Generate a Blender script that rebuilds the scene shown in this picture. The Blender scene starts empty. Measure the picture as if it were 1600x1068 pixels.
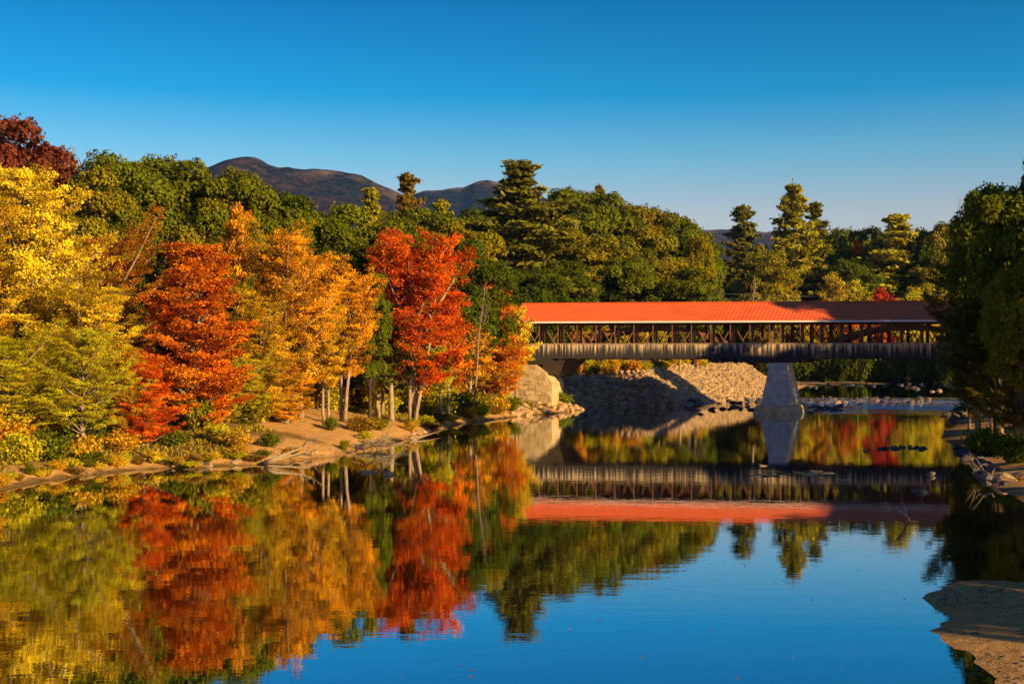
import bpy, math, random
import numpy as np
from mathutils import Vector
R = math.radians
rng = np.random.default_rng(7)
random.seed(7)
S = bpy.context.scene
COL = S.collection

# ------------------------------------------------------------------ camera, sky, sun, exposure
CAM_H = 8.5
F = 2000.0                                    # focal length in photo pixels (1600 wide)
HOR = 560.0                                   # horizon row in the photo
cam_d = bpy.data.cameras.new('camera'); cam = bpy.data.objects.new('camera', cam_d); COL.objects.link(cam)
cam.location = (0, 0, CAM_H); cam.rotation_euler = (R(90), 0, 0)
cam_d.sensor_width = 36; cam_d.lens = 45; cam_d.shift_y = (HOR-534)/1600.0
cam_d.clip_start = 0.5; cam_d.clip_end = 30000
S.camera = cam

SUN_AZ, SUN_EL = R(52), R(17)                 # azimuth to the right of straight-behind
w = bpy.data.worlds.new('World'); S.world = w; w.use_nodes = True
nt = w.node_tree; bg = nt.nodes['Background']
sky = nt.nodes.new('ShaderNodeTexSky'); sky.sky_type = 'NISHITA'; sky.sun_disc = False
sky.sun_elevation = SUN_EL; sky.sun_rotation = math.pi-SUN_AZ
sky.altitude = 150; sky.air_density = 1.0; sky.dust_density = 0.6; sky.ozone_density = 3.0
hs = nt.nodes.new('ShaderNodeHueSaturation'); hs.inputs['Saturation'].default_value = 1.15; hs.inputs['Hue'].default_value = 0.49
nt.links.new(sky.outputs[0], hs.inputs['Color'])
sxyz = nt.nodes.new('ShaderNodeSeparateXYZ'); rmp = nt.nodes.new('ShaderNodeValToRGB'); mlt = nt.nodes.new('ShaderNodeMix')
tc = nt.nodes.new('ShaderNodeTexCoord'); nt.links.new(tc.outputs['Generated'], sxyz.inputs[0]); nt.links.new(sxyz.outputs[2], rmp.inputs[0])
for i_, (p_, c_) in enumerate(((0.0, (1.2, 0.84, 0.76)), (0.11, (1.32, 0.85, 0.74)), (0.155, (0.58, 0.80, 0.82)), (0.20, (0.05, 0.62, 0.82)), (0.275, (0.0, 0.40, 0.64)), (0.36, (0.0, 0.34, 0.58)), (0.60, (0.40, 0.38, 0.62)))):
    if i_ > 1: rmp.color_ramp.elements.new(p_)
    rmp.color_ramp.elements[i_].position = p_; rmp.color_ramp.elements[i_].color = (*c_, 1)
mlt.data_type = 'RGBA'; mlt.blend_type = 'MULTIPLY'; mlt.inputs[0].default_value = 1.0
nt.links.new(hs.outputs[0], mlt.inputs[6]); nt.links.new(rmp.outputs[0], mlt.inputs[7]); nt.links.new(mlt.outputs[2], bg.inputs[0]); bg.inputs[1].default_value = 0.085
sd_ = bpy.data.lights.new('sun', 'SUN'); sd_.energy = 5.0; sd_.angle = R(0.5); sd_.color = (1.0, 0.66, 0.26)
sun = bpy.data.objects.new('sun', sd_); COL.objects.link(sun)
SD = Vector((math.sin(SUN_AZ)*math.cos(SUN_EL), -math.cos(SUN_AZ)*math.cos(SUN_EL), math.sin(SUN_EL)))
sun.rotation_euler = SD.to_track_quat('Z', 'Y').to_euler(); sun.location = (60, -40, 60)
S.view_settings.view_transform = 'Standard'; S.view_settings.look = 'None'
S.view_settings.exposure = 1.05; S.view_settings.gamma = 1
S.render.engine = 'CYCLES'
S.cycles.max_bounces = 6; S.cycles.transparent_max_bounces = 8
S.cycles.diffuse_bounces = 2; S.cycles.glossy_bounces = 3

# ------------------------------------------------------------------ helpers
def tag(o, label=None, cat=None, group=None, kind=None):
    if label: o['label'] = label
    if cat: o['category'] = cat
    if group: o['group'] = group
    if kind: o['kind'] = kind
    return o
def empty(name, loc, rz=0):
    o = bpy.data.objects.new(name, None); o.empty_display_size = 0.5
    COL.objects.link(o); o.location = loc; o.rotation_euler = (0, 0, rz); return o
def link(name, me, parent=None):
    o = bpy.data.objects.new(name, me); COL.objects.link(o)
    if parent: o.parent = parent
    return o
class MB:
    def __init__(s): s.v = []; s.f = []
    def add(s, vs, fs):
        n = len(s.v); s.v += [tuple(v) for v in vs]; s.f += [tuple(i+n for i in f) for f in fs]
    def box(s, x0, x1, y0, y1, z0, z1, skew=0.0):
        vs = [(x+skew*y, y, z) for z in (z0, z1) for y in (y0, y1) for x in (x0, x1)]
        s.add(vs, [(0,2,3,1),(4,5,7,6),(0,1,5,4),(2,6,7,3),(0,4,6,2),(1,3,7,5)])
    def bar(s, a, b, w, h, up=(0,0,1)):
        a = Vector(a); b = Vector(b); d = (b-a).normalized(); u = Vector(up)
        sd = d.cross(u)
        if sd.length < 1e-4: sd = Vector((1,0,0))
        sd.normalize(); u = sd.cross(d).normalized()
        vs = [p+sd*(w/2*i)+u*(h/2*j) for p in (a, b) for j in (-1,1) for i in (-1,1)]
        s.add(vs, [(0,1,3,2),(4,6,7,5),(0,4,5,1),(2,3,7,6),(0,2,6,4),(1,5,7,3)])
    def tube(s, pts, rads, n=6):
        rings = []; N = len(pts); pts = [Vector(p) for p in pts]
        for i, p in enumerate(pts):
            d = (pts[min(i+1, N-1)]-pts[max(i-1, 0)]).normalized()
            a = d.cross(Vector((0.13, 0.99, 0.05)))
            if a.length < 0.1: a = d.cross(Vector((1, 0, 0)))
            a.normalize(); b = d.cross(a)
            rings.append([p+(a*math.cos(2*math.pi*k/n)+b*math.sin(2*math.pi*k/n))*rads[i] for k in range(n)])
        vs = [v for r in rings for v in r]; fs = []
        for i in range(N-1):
            for k in range(n):
                k2 = (k+1) % n; fs.append((i*n+k, i*n+k2, (i+1)*n+k2, (i+1)*n+k))
        fs.append(tuple(range(n-1, -1, -1))); fs.append(tuple((N-1)*n+k for k in range(n)))
        s.add(vs, fs)
    def prism(s, poly, y0, y1):      # poly in (x,z)
        n = len(poly)
        vs = [(x, y0, z) for x, z in poly]+[(x, y1, z) for x, z in poly]
        fs = [tuple(range(n)), tuple(range(2*n-1, n-1, -1))]+[(i, i+n, (i+1) % n+n, (i+1) % n) for i in range(n)]
        s.add(vs, fs)
    def mesh(s, name, mat=None, smooth=False):
        me = bpy.data.meshes.new(name); me.from_pydata(s.v, [], s.f); me.update()
        if mat: me.materials.append(mat)
        if smooth: me.polygons.foreach_set('use_smooth', [True]*len(me.polygons))
        return me
    def build(s, name, mat, parent=None, smooth=False): return link(name, s.mesh(name, mat, smooth), parent)

def vnoise(x, y, seed=0):
    xi = np.floor(x).astype(np.int64); yi = np.floor(y).astype(np.int64); fx = x-xi; fy = y-yi
    def h(a, b):
        n = (a*374761393+b*668265263+seed*1442695041) & 0xffffffff
        n = ((n ^ (n >> 13))*1274126177) & 0xffffffff
        return ((n ^ (n >> 16)) & 0xffff)/65535.0
    u = fx*fx*(3-2*fx); v = fy*fy*(3-2*fy)
    return (h(xi, yi)*(1-u)+h(xi+1, yi)*u)*(1-v)+(h(xi, yi+1)*(1-u)+h(xi+1, yi+1)*u)*v
def fbm(x, y, seed=0, oct=5):
    t = 0; a = 0.5; s = 1
    for k in range(oct): t = t+a*vnoise(x*s, y*s, seed+k*17); a *= 0.5; s *= 2.03
    return t
def smooth(a, b, x):
    t = np.clip((x-a)/(b-a), 0, 1); return t*t*(3-2*t)

# ------------------------------------------------------------------ materials
class NT:
    def __init__(s, name):
        s.m = bpy.data.materials.new(name); s.m.use_nodes = True; s.t = s.m.node_tree; s.t.nodes.clear()
        s.out = s.n('OutputMaterial')
    def n(s, kind, **kw):
        nd = s.t.nodes.new('ShaderNode'+kind)
        for k, v in kw.items():
            if hasattr(nd, k): setattr(nd, k, v)
        return nd
    def l(s, a, b): s.t.links.new(a, b)
    def noise(s, scale, detail=4, vec=None, rough=0.55, dist=0.0):
        nd = s.n('TexNoise'); nd.inputs['Scale'].default_value = scale; nd.inputs['Detail'].default_value = detail
        nd.inputs['Roughness'].default_value = rough; nd.inputs['Distortion'].default_value = dist
        if vec is not None: s.l(vec, nd.inputs['Vector'])
        return nd.outputs['Fac']
    def coord(s, scale=(1,1,1), which='Object'):
        if which == 'World': o = s.n('NewGeometry').outputs['Position']
        else: o = s.n('TexCoord').outputs[which]
        mp = s.n('Mapping'); mp.inputs['Scale'].default_value = scale; s.l(o, mp.inputs['Vector']); return mp.outputs[0]
    def ramp(s, fac, stops):
        nd = s.n('ValToRGB'); e = nd.color_ramp.elements
        while len(e) < len(stops): e.new(0.5)
        for i, (p, c) in enumerate(stops):
            e[i].position = p; e[i].color = (c[0], c[1], c[2], 1) if hasattr(c, '__len__') else (c, c, c, 1)
        s.l(fac, nd.inputs[0]); return nd.outputs[0]
    def mix(s, fac, a, b, mode='MIX'):
        nd = s.n('Mix', data_type='RGBA'); nd.blend_type = mode
        for sock, v in ((nd.inputs[0], fac), (nd.inputs[6], a), (nd.inputs[7], b)):
            if hasattr(v, 'links') or hasattr(v, 'is_linked'): s.l(v, sock)
            elif hasattr(v, '__len__'): sock.default_value = (v[0], v[1], v[2], 1)
            else: sock.default_value = v
        return nd.outputs[2]
    def math(s, op, a, b=0.0):
        nd = s.n('Math', operation=op)
        for i, v in enumerate((a, b)):
            if hasattr(v, 'is_linked'): s.l(v, nd.inputs[i])
            else: nd.inputs[i].default_value = v
        return nd.outputs[0]
    def attr(s, name):
        nd = s.n('Attribute'); nd.attribute_name = name; return nd.outputs['Fac']
    def bump(s, h, strength=0.5, dist=0.1):
        nd = s.n('Bump'); nd.inputs['Strength'].default_value = strength; nd.inputs['Distance'].default_value = dist
        s.l(h, nd.inputs['Height']); return nd.outputs[0]
    def principled(s, col, rough=0.8, normal=None, spec=0.3):
        b = s.n('BsdfPrincipled')
        if hasattr(col, 'is_linked'): s.l(col, b.inputs['Base Color'])
        else: b.inputs['Base Color'].default_value = (*col, 1)
        if hasattr(rough, 'is_linked'): s.l(rough, b.inputs['Roughness'])
        else: b.inputs['Roughness'].default_value = rough
        b.inputs['Specular IOR Level'].default_value = spec
        if normal is not None: s.l(normal, b.inputs['Normal'])
        s.l(b.outputs[0], s.out.inputs[0]); return s.m

def mat_leaf(name, trans=0.3):
    m = NT(name)
    oi = m.n('ObjectInfo'); v = m.attr('leafval'); hgt = m.attr('leafhue')
    gf = m.math('MULTIPLY', m.ramp(hgt, [(0.28, 1.0), (0.50, 0.0)]), oi.outputs['Alpha'])
    h = m.n('HueSaturation'); m.l(m.mix(gf, oi.outputs['Color'], (0.20, 0.21, 0.012)), h.inputs['Color'])
    m.l(m.math('ADD', m.math('MULTIPLY', hgt, 0.05), 0.478), h.inputs['Hue'])
    m.l(m.math('ADD', m.math('MULTIPLY', v, 0.85), 0.5), h.inputs['Value'])
    h.inputs['Saturation'].default_value = 1.0
    d = m.n('BsdfDiffuse'); t = m.n('BsdfTranslucent'); mx = m.n('MixShader'); mx.inputs[0].default_value = trans
    m.l(h.outputs[0], d.inputs[0]); m.l(h.outputs[0], t.inputs[0])
    m.l(d.outputs[0], mx.inputs[1]); m.l(t.outputs[0], mx.inputs[2]); m.l(mx.outputs[0], m.out.inputs[0])
    return m.m
M_LEAF = mat_leaf('leaf')
def mat_bark(name, a, b, sc=3.0):
    m = NT(name); c = m.coord((sc, sc, sc*0.25)); f = m.noise(2.0, 5, c)
    return m.principled(m.ramp(f, [(0.3, a), (0.7, b)]), 0.9, m.bump(f, 0.6, 0.08), 0.1)
M_BARK_P = mat_bark('bark_pale', (0.16, 0.11, 0.07), (0.42, 0.33, 0.22))
M_BARK_D = mat_bark('bark_dark', (0.03, 0.022, 0.016), (0.11, 0.08, 0.055))
def mat_drift():
    m = NT('driftwood'); c = m.coord((1, 6, 6)); f = m.noise(3.0, 5, c)
    return m.principled(m.ramp(f, [(0.3, (0.14, 0.10, 0.06)), (0.7, (0.38, 0.30, 0.21))]), 0.85, m.bump(f, 0.5, 0.03), 0.2)
M_DRIFT = mat_drift()
def mat_rock(name, a, b, c3):
    m = NT(name); oi = m.n('ObjectInfo'); c = m.coord((1, 1, 1), 'World')
    f = m.noise(1.3, 6, c, 0.65); g = m.noise(9.0, 4, c, 0.7)
    col = m.ramp(f, [(0.25, a), (0.5, b), (0.75, c3)])
    col = m.mix(m.math('MULTIPLY', oi.outputs['Random'], 0.5), col, a)
    col = m.mix(0.5, col, m.ramp(g, [(0.3, 0.35), (0.7, 1.0)]), 'MULTIPLY')
    return m.principled(col, 0.85, m.bump(m.math('ADD', f, m.math('MULTIPLY', g, 0.3)), 0.7, 0.15), 0.2)
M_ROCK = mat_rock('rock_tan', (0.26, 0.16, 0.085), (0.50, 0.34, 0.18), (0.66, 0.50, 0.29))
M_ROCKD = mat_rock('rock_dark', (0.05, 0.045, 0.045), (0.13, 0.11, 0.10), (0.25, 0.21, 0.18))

def mat_ground():
    m = NT('ground'); P = m.coord((1, 1, 1), 'World')
    n1 = m.noise(0.15, 6, P, 0.6); n2 = m.noise(1.5, 6, P, 0.65); n3 = m.noise(7.0, 5, P, 0.7)
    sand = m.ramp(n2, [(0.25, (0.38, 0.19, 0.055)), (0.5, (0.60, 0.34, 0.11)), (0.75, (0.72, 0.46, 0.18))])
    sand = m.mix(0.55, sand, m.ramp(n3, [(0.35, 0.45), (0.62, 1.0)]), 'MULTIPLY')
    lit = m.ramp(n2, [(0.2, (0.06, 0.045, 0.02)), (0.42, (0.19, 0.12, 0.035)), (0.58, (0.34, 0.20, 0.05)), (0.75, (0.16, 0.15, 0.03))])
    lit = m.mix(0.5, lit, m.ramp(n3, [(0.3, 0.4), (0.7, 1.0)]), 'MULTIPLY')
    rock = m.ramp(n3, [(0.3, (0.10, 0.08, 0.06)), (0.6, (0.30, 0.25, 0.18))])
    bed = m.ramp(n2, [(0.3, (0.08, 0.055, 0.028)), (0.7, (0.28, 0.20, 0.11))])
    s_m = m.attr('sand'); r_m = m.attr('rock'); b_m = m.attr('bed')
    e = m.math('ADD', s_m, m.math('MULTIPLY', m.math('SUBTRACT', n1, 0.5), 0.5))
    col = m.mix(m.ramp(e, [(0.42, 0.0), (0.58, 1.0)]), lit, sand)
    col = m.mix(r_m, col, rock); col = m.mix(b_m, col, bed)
    wet = m.math('MULTIPLY', m.attr('wet'), 0.55)
    col = m.mix(wet, col, (0.05, 0.035, 0.02))
    return m.principled(col, 0.9, m.bump(m.math('ADD', n2, m.math('MULTIPLY', n3, 0.5)), 0.8, 0.25), 0.15)
M_GROUND = mat_ground()

def mat_water():
    m = NT('water'); P = m.coord((1, 1, 1), 'World')
    a = m.noise(0.9, 3, m.coord((0.5, 1.0, 1), 'World'), 0.5)
    b = m.noise(3.6, 3, m.coord((0.55, 1.0, 1), 'World'), 0.5)
    c = m.noise(0.06, 3, P, 0.5)
    fast = m.attr('rapid')
    h = m.math('ADD', a, m.math('MULTIPLY', b, 0.28))
    st = m.math('ADD', m.math('ADD', m.math('MULTIPLY', m.ramp(c, [(0.35, 0.25), (0.65, 1.0)]), 0.0030), m.math('MULTIPLY', fast, 0.42)), 0.0013)
    bp = m.n('Bump'); bp.inputs['Strength'].default_value = 1.0
    m.l(m.math('MULTIPLY', st, 1.0), bp.inputs['Distance']); m.l(h, bp.inputs['Height'])
    gl = m.n('BsdfGlossy'); gl.inputs['Color'].default_value = (0.92, 0.95, 1.0, 1); gl.inputs['Roughness'].default_value = 0.004
    m.l(bp.outputs[0], gl.inputs['Normal'])
    tr = m.n('BsdfTransparent'); tr.inputs[0].default_value = (0.55, 0.42, 0.22, 1)
    fr = m.n('Fresnel'); fr.inputs['IOR'].default_value = 1.333
    fac = m.math('ADD', m.math('MULTIPLY', fr.outputs[0], 0.42), 0.58)
    mx = m.n('MixShader'); m.l(fac, mx.inputs[0]); m.l(tr.outputs[0], mx.inputs[1]); m.l(gl.outputs[0], mx.inputs[2])
    fo = m.noise(1.0, 5, m.coord((0.35, 0.9, 1), 'World'), 0.7)
    ff = m.math('MULTIPLY', m.ramp(fo, [(0.52, 0.0), (0.66, 0.75)]), m.ramp(fast, [(0.3, 0.0), (0.9, 1.0)]))
    df = m.n('BsdfDiffuse'); df.inputs[0].default_value = (0.75, 0.80, 0.85, 1); m2 = m.n('MixShader'); m.l(ff, m2.inputs[0]); m.l(mx.outputs[0], m2.inputs[1]); m.l(df.outputs[0], m2.inputs[2])
    m.l(m2.outputs[0], m.out.inputs[0]); return m.m
M_WATER = mat_water()

def mat_roof():
    m = NT('roof_metal'); c = m.coord((0.3, 1, 1)); n = m.noise(1.2, 5, c)
    col = m.ramp(n, [(0.3, (0.64, 0.110, 0.026)), (0.7, (0.78, 0.155, 0.038))])
    pn = m.noise(1.0, 2, m.coord((1.6, 0.02, 0.02))); col = m.mix(0.15, col, m.ramp(pn, [(0.35, 0.72), (0.65, 1.0)]), 'MULTIPLY')
    rs_ = m.noise(1.0, 6, m.coord((2.5, 0.7, 0.7)), 0.75); col = m.mix(m.ramp(rs_, [(0.60, 0.0), (0.78, 0.55)]), col, (0.22, 0.07, 0.03))
    return m.principled(col, 0.5, None, 0.3)
M_ROOF = mat_roof()
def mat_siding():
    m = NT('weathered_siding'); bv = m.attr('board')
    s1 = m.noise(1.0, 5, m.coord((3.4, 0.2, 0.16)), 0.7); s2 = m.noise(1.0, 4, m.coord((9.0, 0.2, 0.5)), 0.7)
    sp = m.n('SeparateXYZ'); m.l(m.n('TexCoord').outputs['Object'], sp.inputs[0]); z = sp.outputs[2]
    # boards coloured darker towards their lower ends, up to a ragged edge
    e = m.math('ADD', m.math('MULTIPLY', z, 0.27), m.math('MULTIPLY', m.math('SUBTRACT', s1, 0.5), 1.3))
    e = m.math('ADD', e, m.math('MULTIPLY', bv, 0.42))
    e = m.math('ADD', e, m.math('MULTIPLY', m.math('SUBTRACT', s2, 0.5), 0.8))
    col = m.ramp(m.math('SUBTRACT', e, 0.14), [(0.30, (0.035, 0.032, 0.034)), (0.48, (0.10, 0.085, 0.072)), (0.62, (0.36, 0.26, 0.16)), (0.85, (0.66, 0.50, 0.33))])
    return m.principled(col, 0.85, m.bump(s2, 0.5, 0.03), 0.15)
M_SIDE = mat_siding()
def mat_wood(name, a, b):
    m = NT(name); n = m.noise(2.0, 5, m.coord((2, 2, 2)))
    return m.principled(m.ramp(n, [(0.3, a), (0.7, b)]), 0.85, m.bump(n, 0.3, 0.02), 0.15)
M_TRUSS = mat_wood('truss_wood', (0.11, 0.052, 0.028), (0.28, 0.14, 0.075))
M_RAIL = mat_wood('rail_wood', (0.30, 0.20, 0.12), (0.45, 0.33, 0.22))
M_DECK = mat_wood('deck_wood', (0.025, 0.018, 0.014), (0.06, 0.040, 0.028))
M_WHITE = mat_wood('white_trim', (0.66, 0.62, 0.56), (0.8, 0.78, 0.74))
def mat_stone(name, a, b, c3):
    m = NT(name); bv = m.attr('board'); n = m.noise(0.9, 6, m.coord((1, 1, 1)), 0.65); g = m.noise(5, 5, m.coord((1, 1, 0.4)), 0.7)
    col = m.mix(0.55, m.ramp(n, [(0.3, a), (0.5, b), (0.72, c3)]), m.ramp(g, [(0.3, 0.4), (0.65, 1.0)]), 'MULTIPLY')
    col = m.mix(0.6, col, m.ramp(bv, [(0.0, 1.0), (1.0, 0.6)]), 'MULTIPLY')
    return m.principled(col, 0.9, m.bump(m.math('ADD', n, g), 0.6, 0.05), 0.15)
M_PIER = mat_stone('granite', (0.30, 0.32, 0.33), (0.48, 0.50, 0.51), (0.62, 0.64, 0.64))
M_ABUT = mat_stone('abutment_concrete', (0.34, 0.22, 0.10), (0.54, 0.40, 0.22), (0.68, 0.56, 0.36))
M_WIRE = mat_wood('wire_grey', (0.25, 0.25, 0.25), (0.35, 0.35, 0.35))
def mat_mount():
    m = NT('mountain_forest'); P = m.coord((1, 1, 1), 'World')
    n = m.noise(0.004, 7, P, 0.7); g = m.noise(0.034, 6, P, 0.8); k = m.noise(0.0015, 4, P, 0.6)
    a = m.ramp(g, [(0.38, (0.006, 0.014, 0.012)), (0.47, (0.030, 0.034, 0.022)), (0.56, (0.090, 0.040, 0.032)), (0.66, (0.20, 0.095, 0.060))])
    b = m.ramp(g, [(0.40, (0.005, 0.012, 0.012)), (0.62, (0.040, 0.050, 0.030))])
    col = m.mix(m.ramp(m.math('ADD', m.math('MULTIPLY', n, 0.6), m.math('MULTIPLY', k, 0.4)), [(0.44, 0.0), (0.56, 1.0)]), b, a)
    rk = m.attr('bare'); col = m.mix(m.math('MULTIPLY', rk, m.ramp(n, [(0.45, 0.0), (0.6, 1.0)])), col, (0.30, 0.22, 0.17))
    return m.principled(col, 1.0, m.bump(g, 1.0, 45.0), 0.0)
M_MOUNT = mat_mount()

# ------------------------------------------------------------------ pixel -> world on a level surface
def wp(x, y, z=0.0):
    D = F*(CAM_H-z)/(y-HOR); return ((x-800)*D/F, D)
# ------------------------------------------------------------------ river outline and terrain
left = [(-700,1068),(-500,900),(-250,812),(-120,785),(0,766),(60,752),(120,744),(170,738),(215,733),(265,731),(300,734),(345,727),(400,726),(440,722),
        (490,716),(535,712),(560,700),(610,693),(645,683),(690,671),(730,660),(775,655),(830,648),(870,646),(905,640),(912,633),
        (960,632.5),(1010,634),(1060,635),(1120,627),(1180,619),(1240,611),(1262,603),(1330,600.5),(1420,599),(1520,598)]
right = [(1700,603),(1640,622),(1545,630),(1500,637),(1478,652),(1500,662),(1474,672),(1470,684),(1492,698),(1515,707),(1505,722),(1540,742),(1550,760),
         (1592,780),(1640,810),(1700,850),(1660,890),(1600,912),(1560,906),(1500,903),(1462,912),(1432,934),(1455,952),(1476,965),(1470,985),(1492,1012),(1520,1045),(1560,1090),(1700,1250)]
poly = [wp(x, y) for x, y in left]+[wp(x, y) for x, y in right]
poly = [(-45, 8), (-70, 8), ] + poly + [(8, 8)]
poly[0] = (-34, 6); poly[1] = (-36, 20)
PO = np.array([p for p in poly if True])
PO = np.vstack([[-30, 2], PO[2:], [11, 14], [9, 2]])
def sdist(x, y):           # + on land, - in the river
    x = np.asarray(x, float); y = np.asarray(y, float)
    ins = np.zeros(x.shape, bool); d = np.full(x.shape, 1e9); n = len(PO)
    for i in range(n):
        x0, y0 = PO[i]; x1, y1 = PO[(i+1) % n]
        ex, ey = x1-x0, y1-y0; L = ex*ex+ey*ey+1e-9
        t = np.clip(((x-x0)*ex+(y-y0)*ey)/L, 0, 1)
        d = np.minimum(d, np.hypot(x-(x0+t*ex), y-(y0+t*ey)))
        c = ((y0 > y) != (y1 > y)); xs = x0+(y-y0)*ex/(ey if abs(ey) > 1e-9 else 1e-9)
        ins ^= (c & (x < xs))
    return np.where(ins, -d, d)
def rip_mask(x, y):        # the riprap embankment behind the bridge
    return smooth(2, 10, x)*(1-smooth(60, 80, x))*smooth(208, 222, y)*(1-smooth(330, 360, y))
def height(x, y, sd=None):
    x = np.asarray(x, float); y = np.asarray(y, float)
    if sd is None: sd = sdist(x, y)
    wob = fbm(x*0.11, y*0.11, 3)-0.5; fine = fbm(x*0.7, y*0.7, 9)-0.5
    s = sd+wob*np.clip(sd, 0, 3)*0.8+(fbm(x*0.55, y*0.55, 61, 4)-0.48)*1.6*(1-smooth(60, 75, y))*smooth(4, 9, x)*np.exp(-np.abs(sd)/4)
    lw = smooth(10, -5, x)                                              # left bank weight
    base = np.where(s > 0, 0.55*(1-np.exp(-np.maximum(s, 0)/1.2))+0.15*np.clip(s, 0, 16)+0.07*np.clip(s-16, 0, 50), 0)
    spit = (1-smooth(60, 70, y))*smooth(5, 12, x)
    flat = np.where(s > 0, 0.05*np.clip(s, 0, 12)+0.12*np.clip(s-12, 0, 40), 0)
    rb = smooth(20, 30, x)*smooth(62, 72, y)*(1-smooth(215, 240, y))
    rbank = np.where(s > 0, 0.12*np.clip(s, 0, 7)+0.25*np.clip(s-7, 0, 12)+0.02*np.clip(s-19, 0, 60), 0)
    snd = np.exp(-((x+19)/11)**2-((y-131)/16)**2); base = base*(1+0.35*snd)
    rip = rip_mask(x, y); emb = np.where(s > 0, 0.62*np.clip(s, 0, 11.5)+0.05*np.clip(s-11.5, 0, 40), 0)*(0.68+0.32*smooth(8, 38, x))
    far = smooth(350, 420, y); bar = np.where(s > 0, 0.04*np.clip(s, 0, 30)+0.05*np.clip(s-30, 0, 300), 0)
    h = base*(1-spit)+flat*spit
    h = h*(1-rb)+rbank*rb
    h = h*(1-rip)+emb*rip
    h = h*(1-far)+bar*far
    # approach road embankment on the left of the bridge
    road = (1-smooth(5, 16, np.abs(y-(212-0.145*x))))*(1-smooth(-6, -1, x))
    h = np.maximum(h, road*7.4)
    h = np.where(s > 0, h+fine*0.35*np.clip(s/6, 0, 1)*(1-0.6*spit), h)
    depth = -np.minimum(s, 0)
    shal = (1-smooth(70, 90, y))
    bedz = -np.minimum(depth*0.22, 2.2)*(1-shal)-(0.012*depth+0.9*(1-np.exp(-depth/5)))*shal
    return np.where(s > 0, h, bedz+fine*0.05)
def gz(x, y): return float(height(np.array([x]), np.array([y]))[0])
def lines(a, b, step, outs):
    c = list(np.arange(a, b+0.01, step)); lo = [a-o for o in outs][::-1]; hi = [b+o for o in outs]
    return np.array(lo+c+hi)
gx = lines(-75, 105, 0.8, [2,5,10,18,30,50,80,130,200,320,500,900,1800,4000,9000])
gy = np.concatenate([[-3000, -800, -200, -60, -20, 0], np.arange(10, 60, 0.6), np.arange(60, 260, 0.8), np.arange(260, 420, 2.5), [430,450,480,520,570,640,750,900,1200,1700,2600,4200,7000,12000]])
X, Y = np.meshgrid(gx, gy); SDG = sdist(X, Y); Z = height(X, Y, SDG)
# outside the surveyed part the river simply ends in rising ground
nx, ny = len(gx), len(gy)
def grid_mesh(name, X, Y, Z, mat, sm=True):
    ny, nx = X.shape; me = bpy.data.meshes.new(name)
    co = np.stack([X, Y, Z], -1).reshape(-1, 3)
    i = np.arange(ny-1)[:, None]*nx+np.arange(nx-1)[None, :]
    q = np.stack([i, i+1, i+nx+1, i+nx], -1).reshape(-1, 4)
    me.vertices.add(len(co)); me.vertices.foreach_set('co', co.ravel().astype(np.float32))
    me.loops.add(q.size); me.loops.foreach_set('vertex_index', q.ravel().astype(np.int32))
    me.polygons.add(len(q)); me.polygons.foreach_set('loop_start', np.arange(0, q.size, 4, dtype=np.int32))
    me.update(calc_edges=True); me.materials.append(mat)
    if sm: me.polygons.foreach_set('use_smooth', np.ones(len(q), bool))
    return me
def vattr(me, name, arr, dom='POINT'):
    a = me.attributes.new(name, 'FLOAT', dom); a.data.foreach_set('value', np.asarray(arr, np.float32).ravel())
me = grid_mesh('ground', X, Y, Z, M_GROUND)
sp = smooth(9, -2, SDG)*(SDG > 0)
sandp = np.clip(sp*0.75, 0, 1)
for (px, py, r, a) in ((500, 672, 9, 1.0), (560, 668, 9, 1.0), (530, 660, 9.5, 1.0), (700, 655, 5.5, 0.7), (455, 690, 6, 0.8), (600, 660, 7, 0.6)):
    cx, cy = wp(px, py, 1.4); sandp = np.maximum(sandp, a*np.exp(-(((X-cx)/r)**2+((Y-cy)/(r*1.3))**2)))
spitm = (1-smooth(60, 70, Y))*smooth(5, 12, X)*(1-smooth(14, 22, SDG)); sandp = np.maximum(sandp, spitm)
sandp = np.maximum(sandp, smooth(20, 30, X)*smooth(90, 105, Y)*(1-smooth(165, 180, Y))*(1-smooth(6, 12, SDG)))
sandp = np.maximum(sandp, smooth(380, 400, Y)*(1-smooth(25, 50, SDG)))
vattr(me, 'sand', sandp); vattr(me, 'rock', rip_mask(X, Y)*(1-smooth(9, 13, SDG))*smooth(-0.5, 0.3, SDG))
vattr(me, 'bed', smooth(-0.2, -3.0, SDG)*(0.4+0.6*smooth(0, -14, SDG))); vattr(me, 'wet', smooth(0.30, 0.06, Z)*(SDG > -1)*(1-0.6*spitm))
tag(link('ground', me), kind='structure')
# water sheet
wx = np.concatenate([[-400], np.arange(-60, 24, 4.0), np.arange(24, 110, 1.0), [114, 120, 400]]); wy = np.concatenate([[-20], np.arange(4, 190, 4.0), np.arange(190, 300, 1.0), np.arange(300, 460, 4.0), [620]])
WX, WY = np.meshgrid(wx, wy); wm = grid_mesh('river_water', WX, WY, WX*0+0.0, M_WATER)
def rapid(x, y):
    y = y+26*(fbm(x*0.045, y*0.02, 71, 4)-0.5)
    r1 = smooth(188, 216, y)*(1-smooth(262, 292, y))*smooth(40, 54, x)
    r2 = smooth(205, 222, y)*(1-smooth(240, 260, y))*smooth(26, 34, x)*0.35
    r = np.maximum(r1, r2); nz = fbm(x*0.07, y*0.16, 51, 5); return np.clip(r*1.5-0.35, 0, 1)*smooth(0.36, 0.56, nz)+r*0.12
vattr(wm, 'rapid', rapid(WX, WY)); tag(link('river_water', wm), kind='structure')

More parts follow.
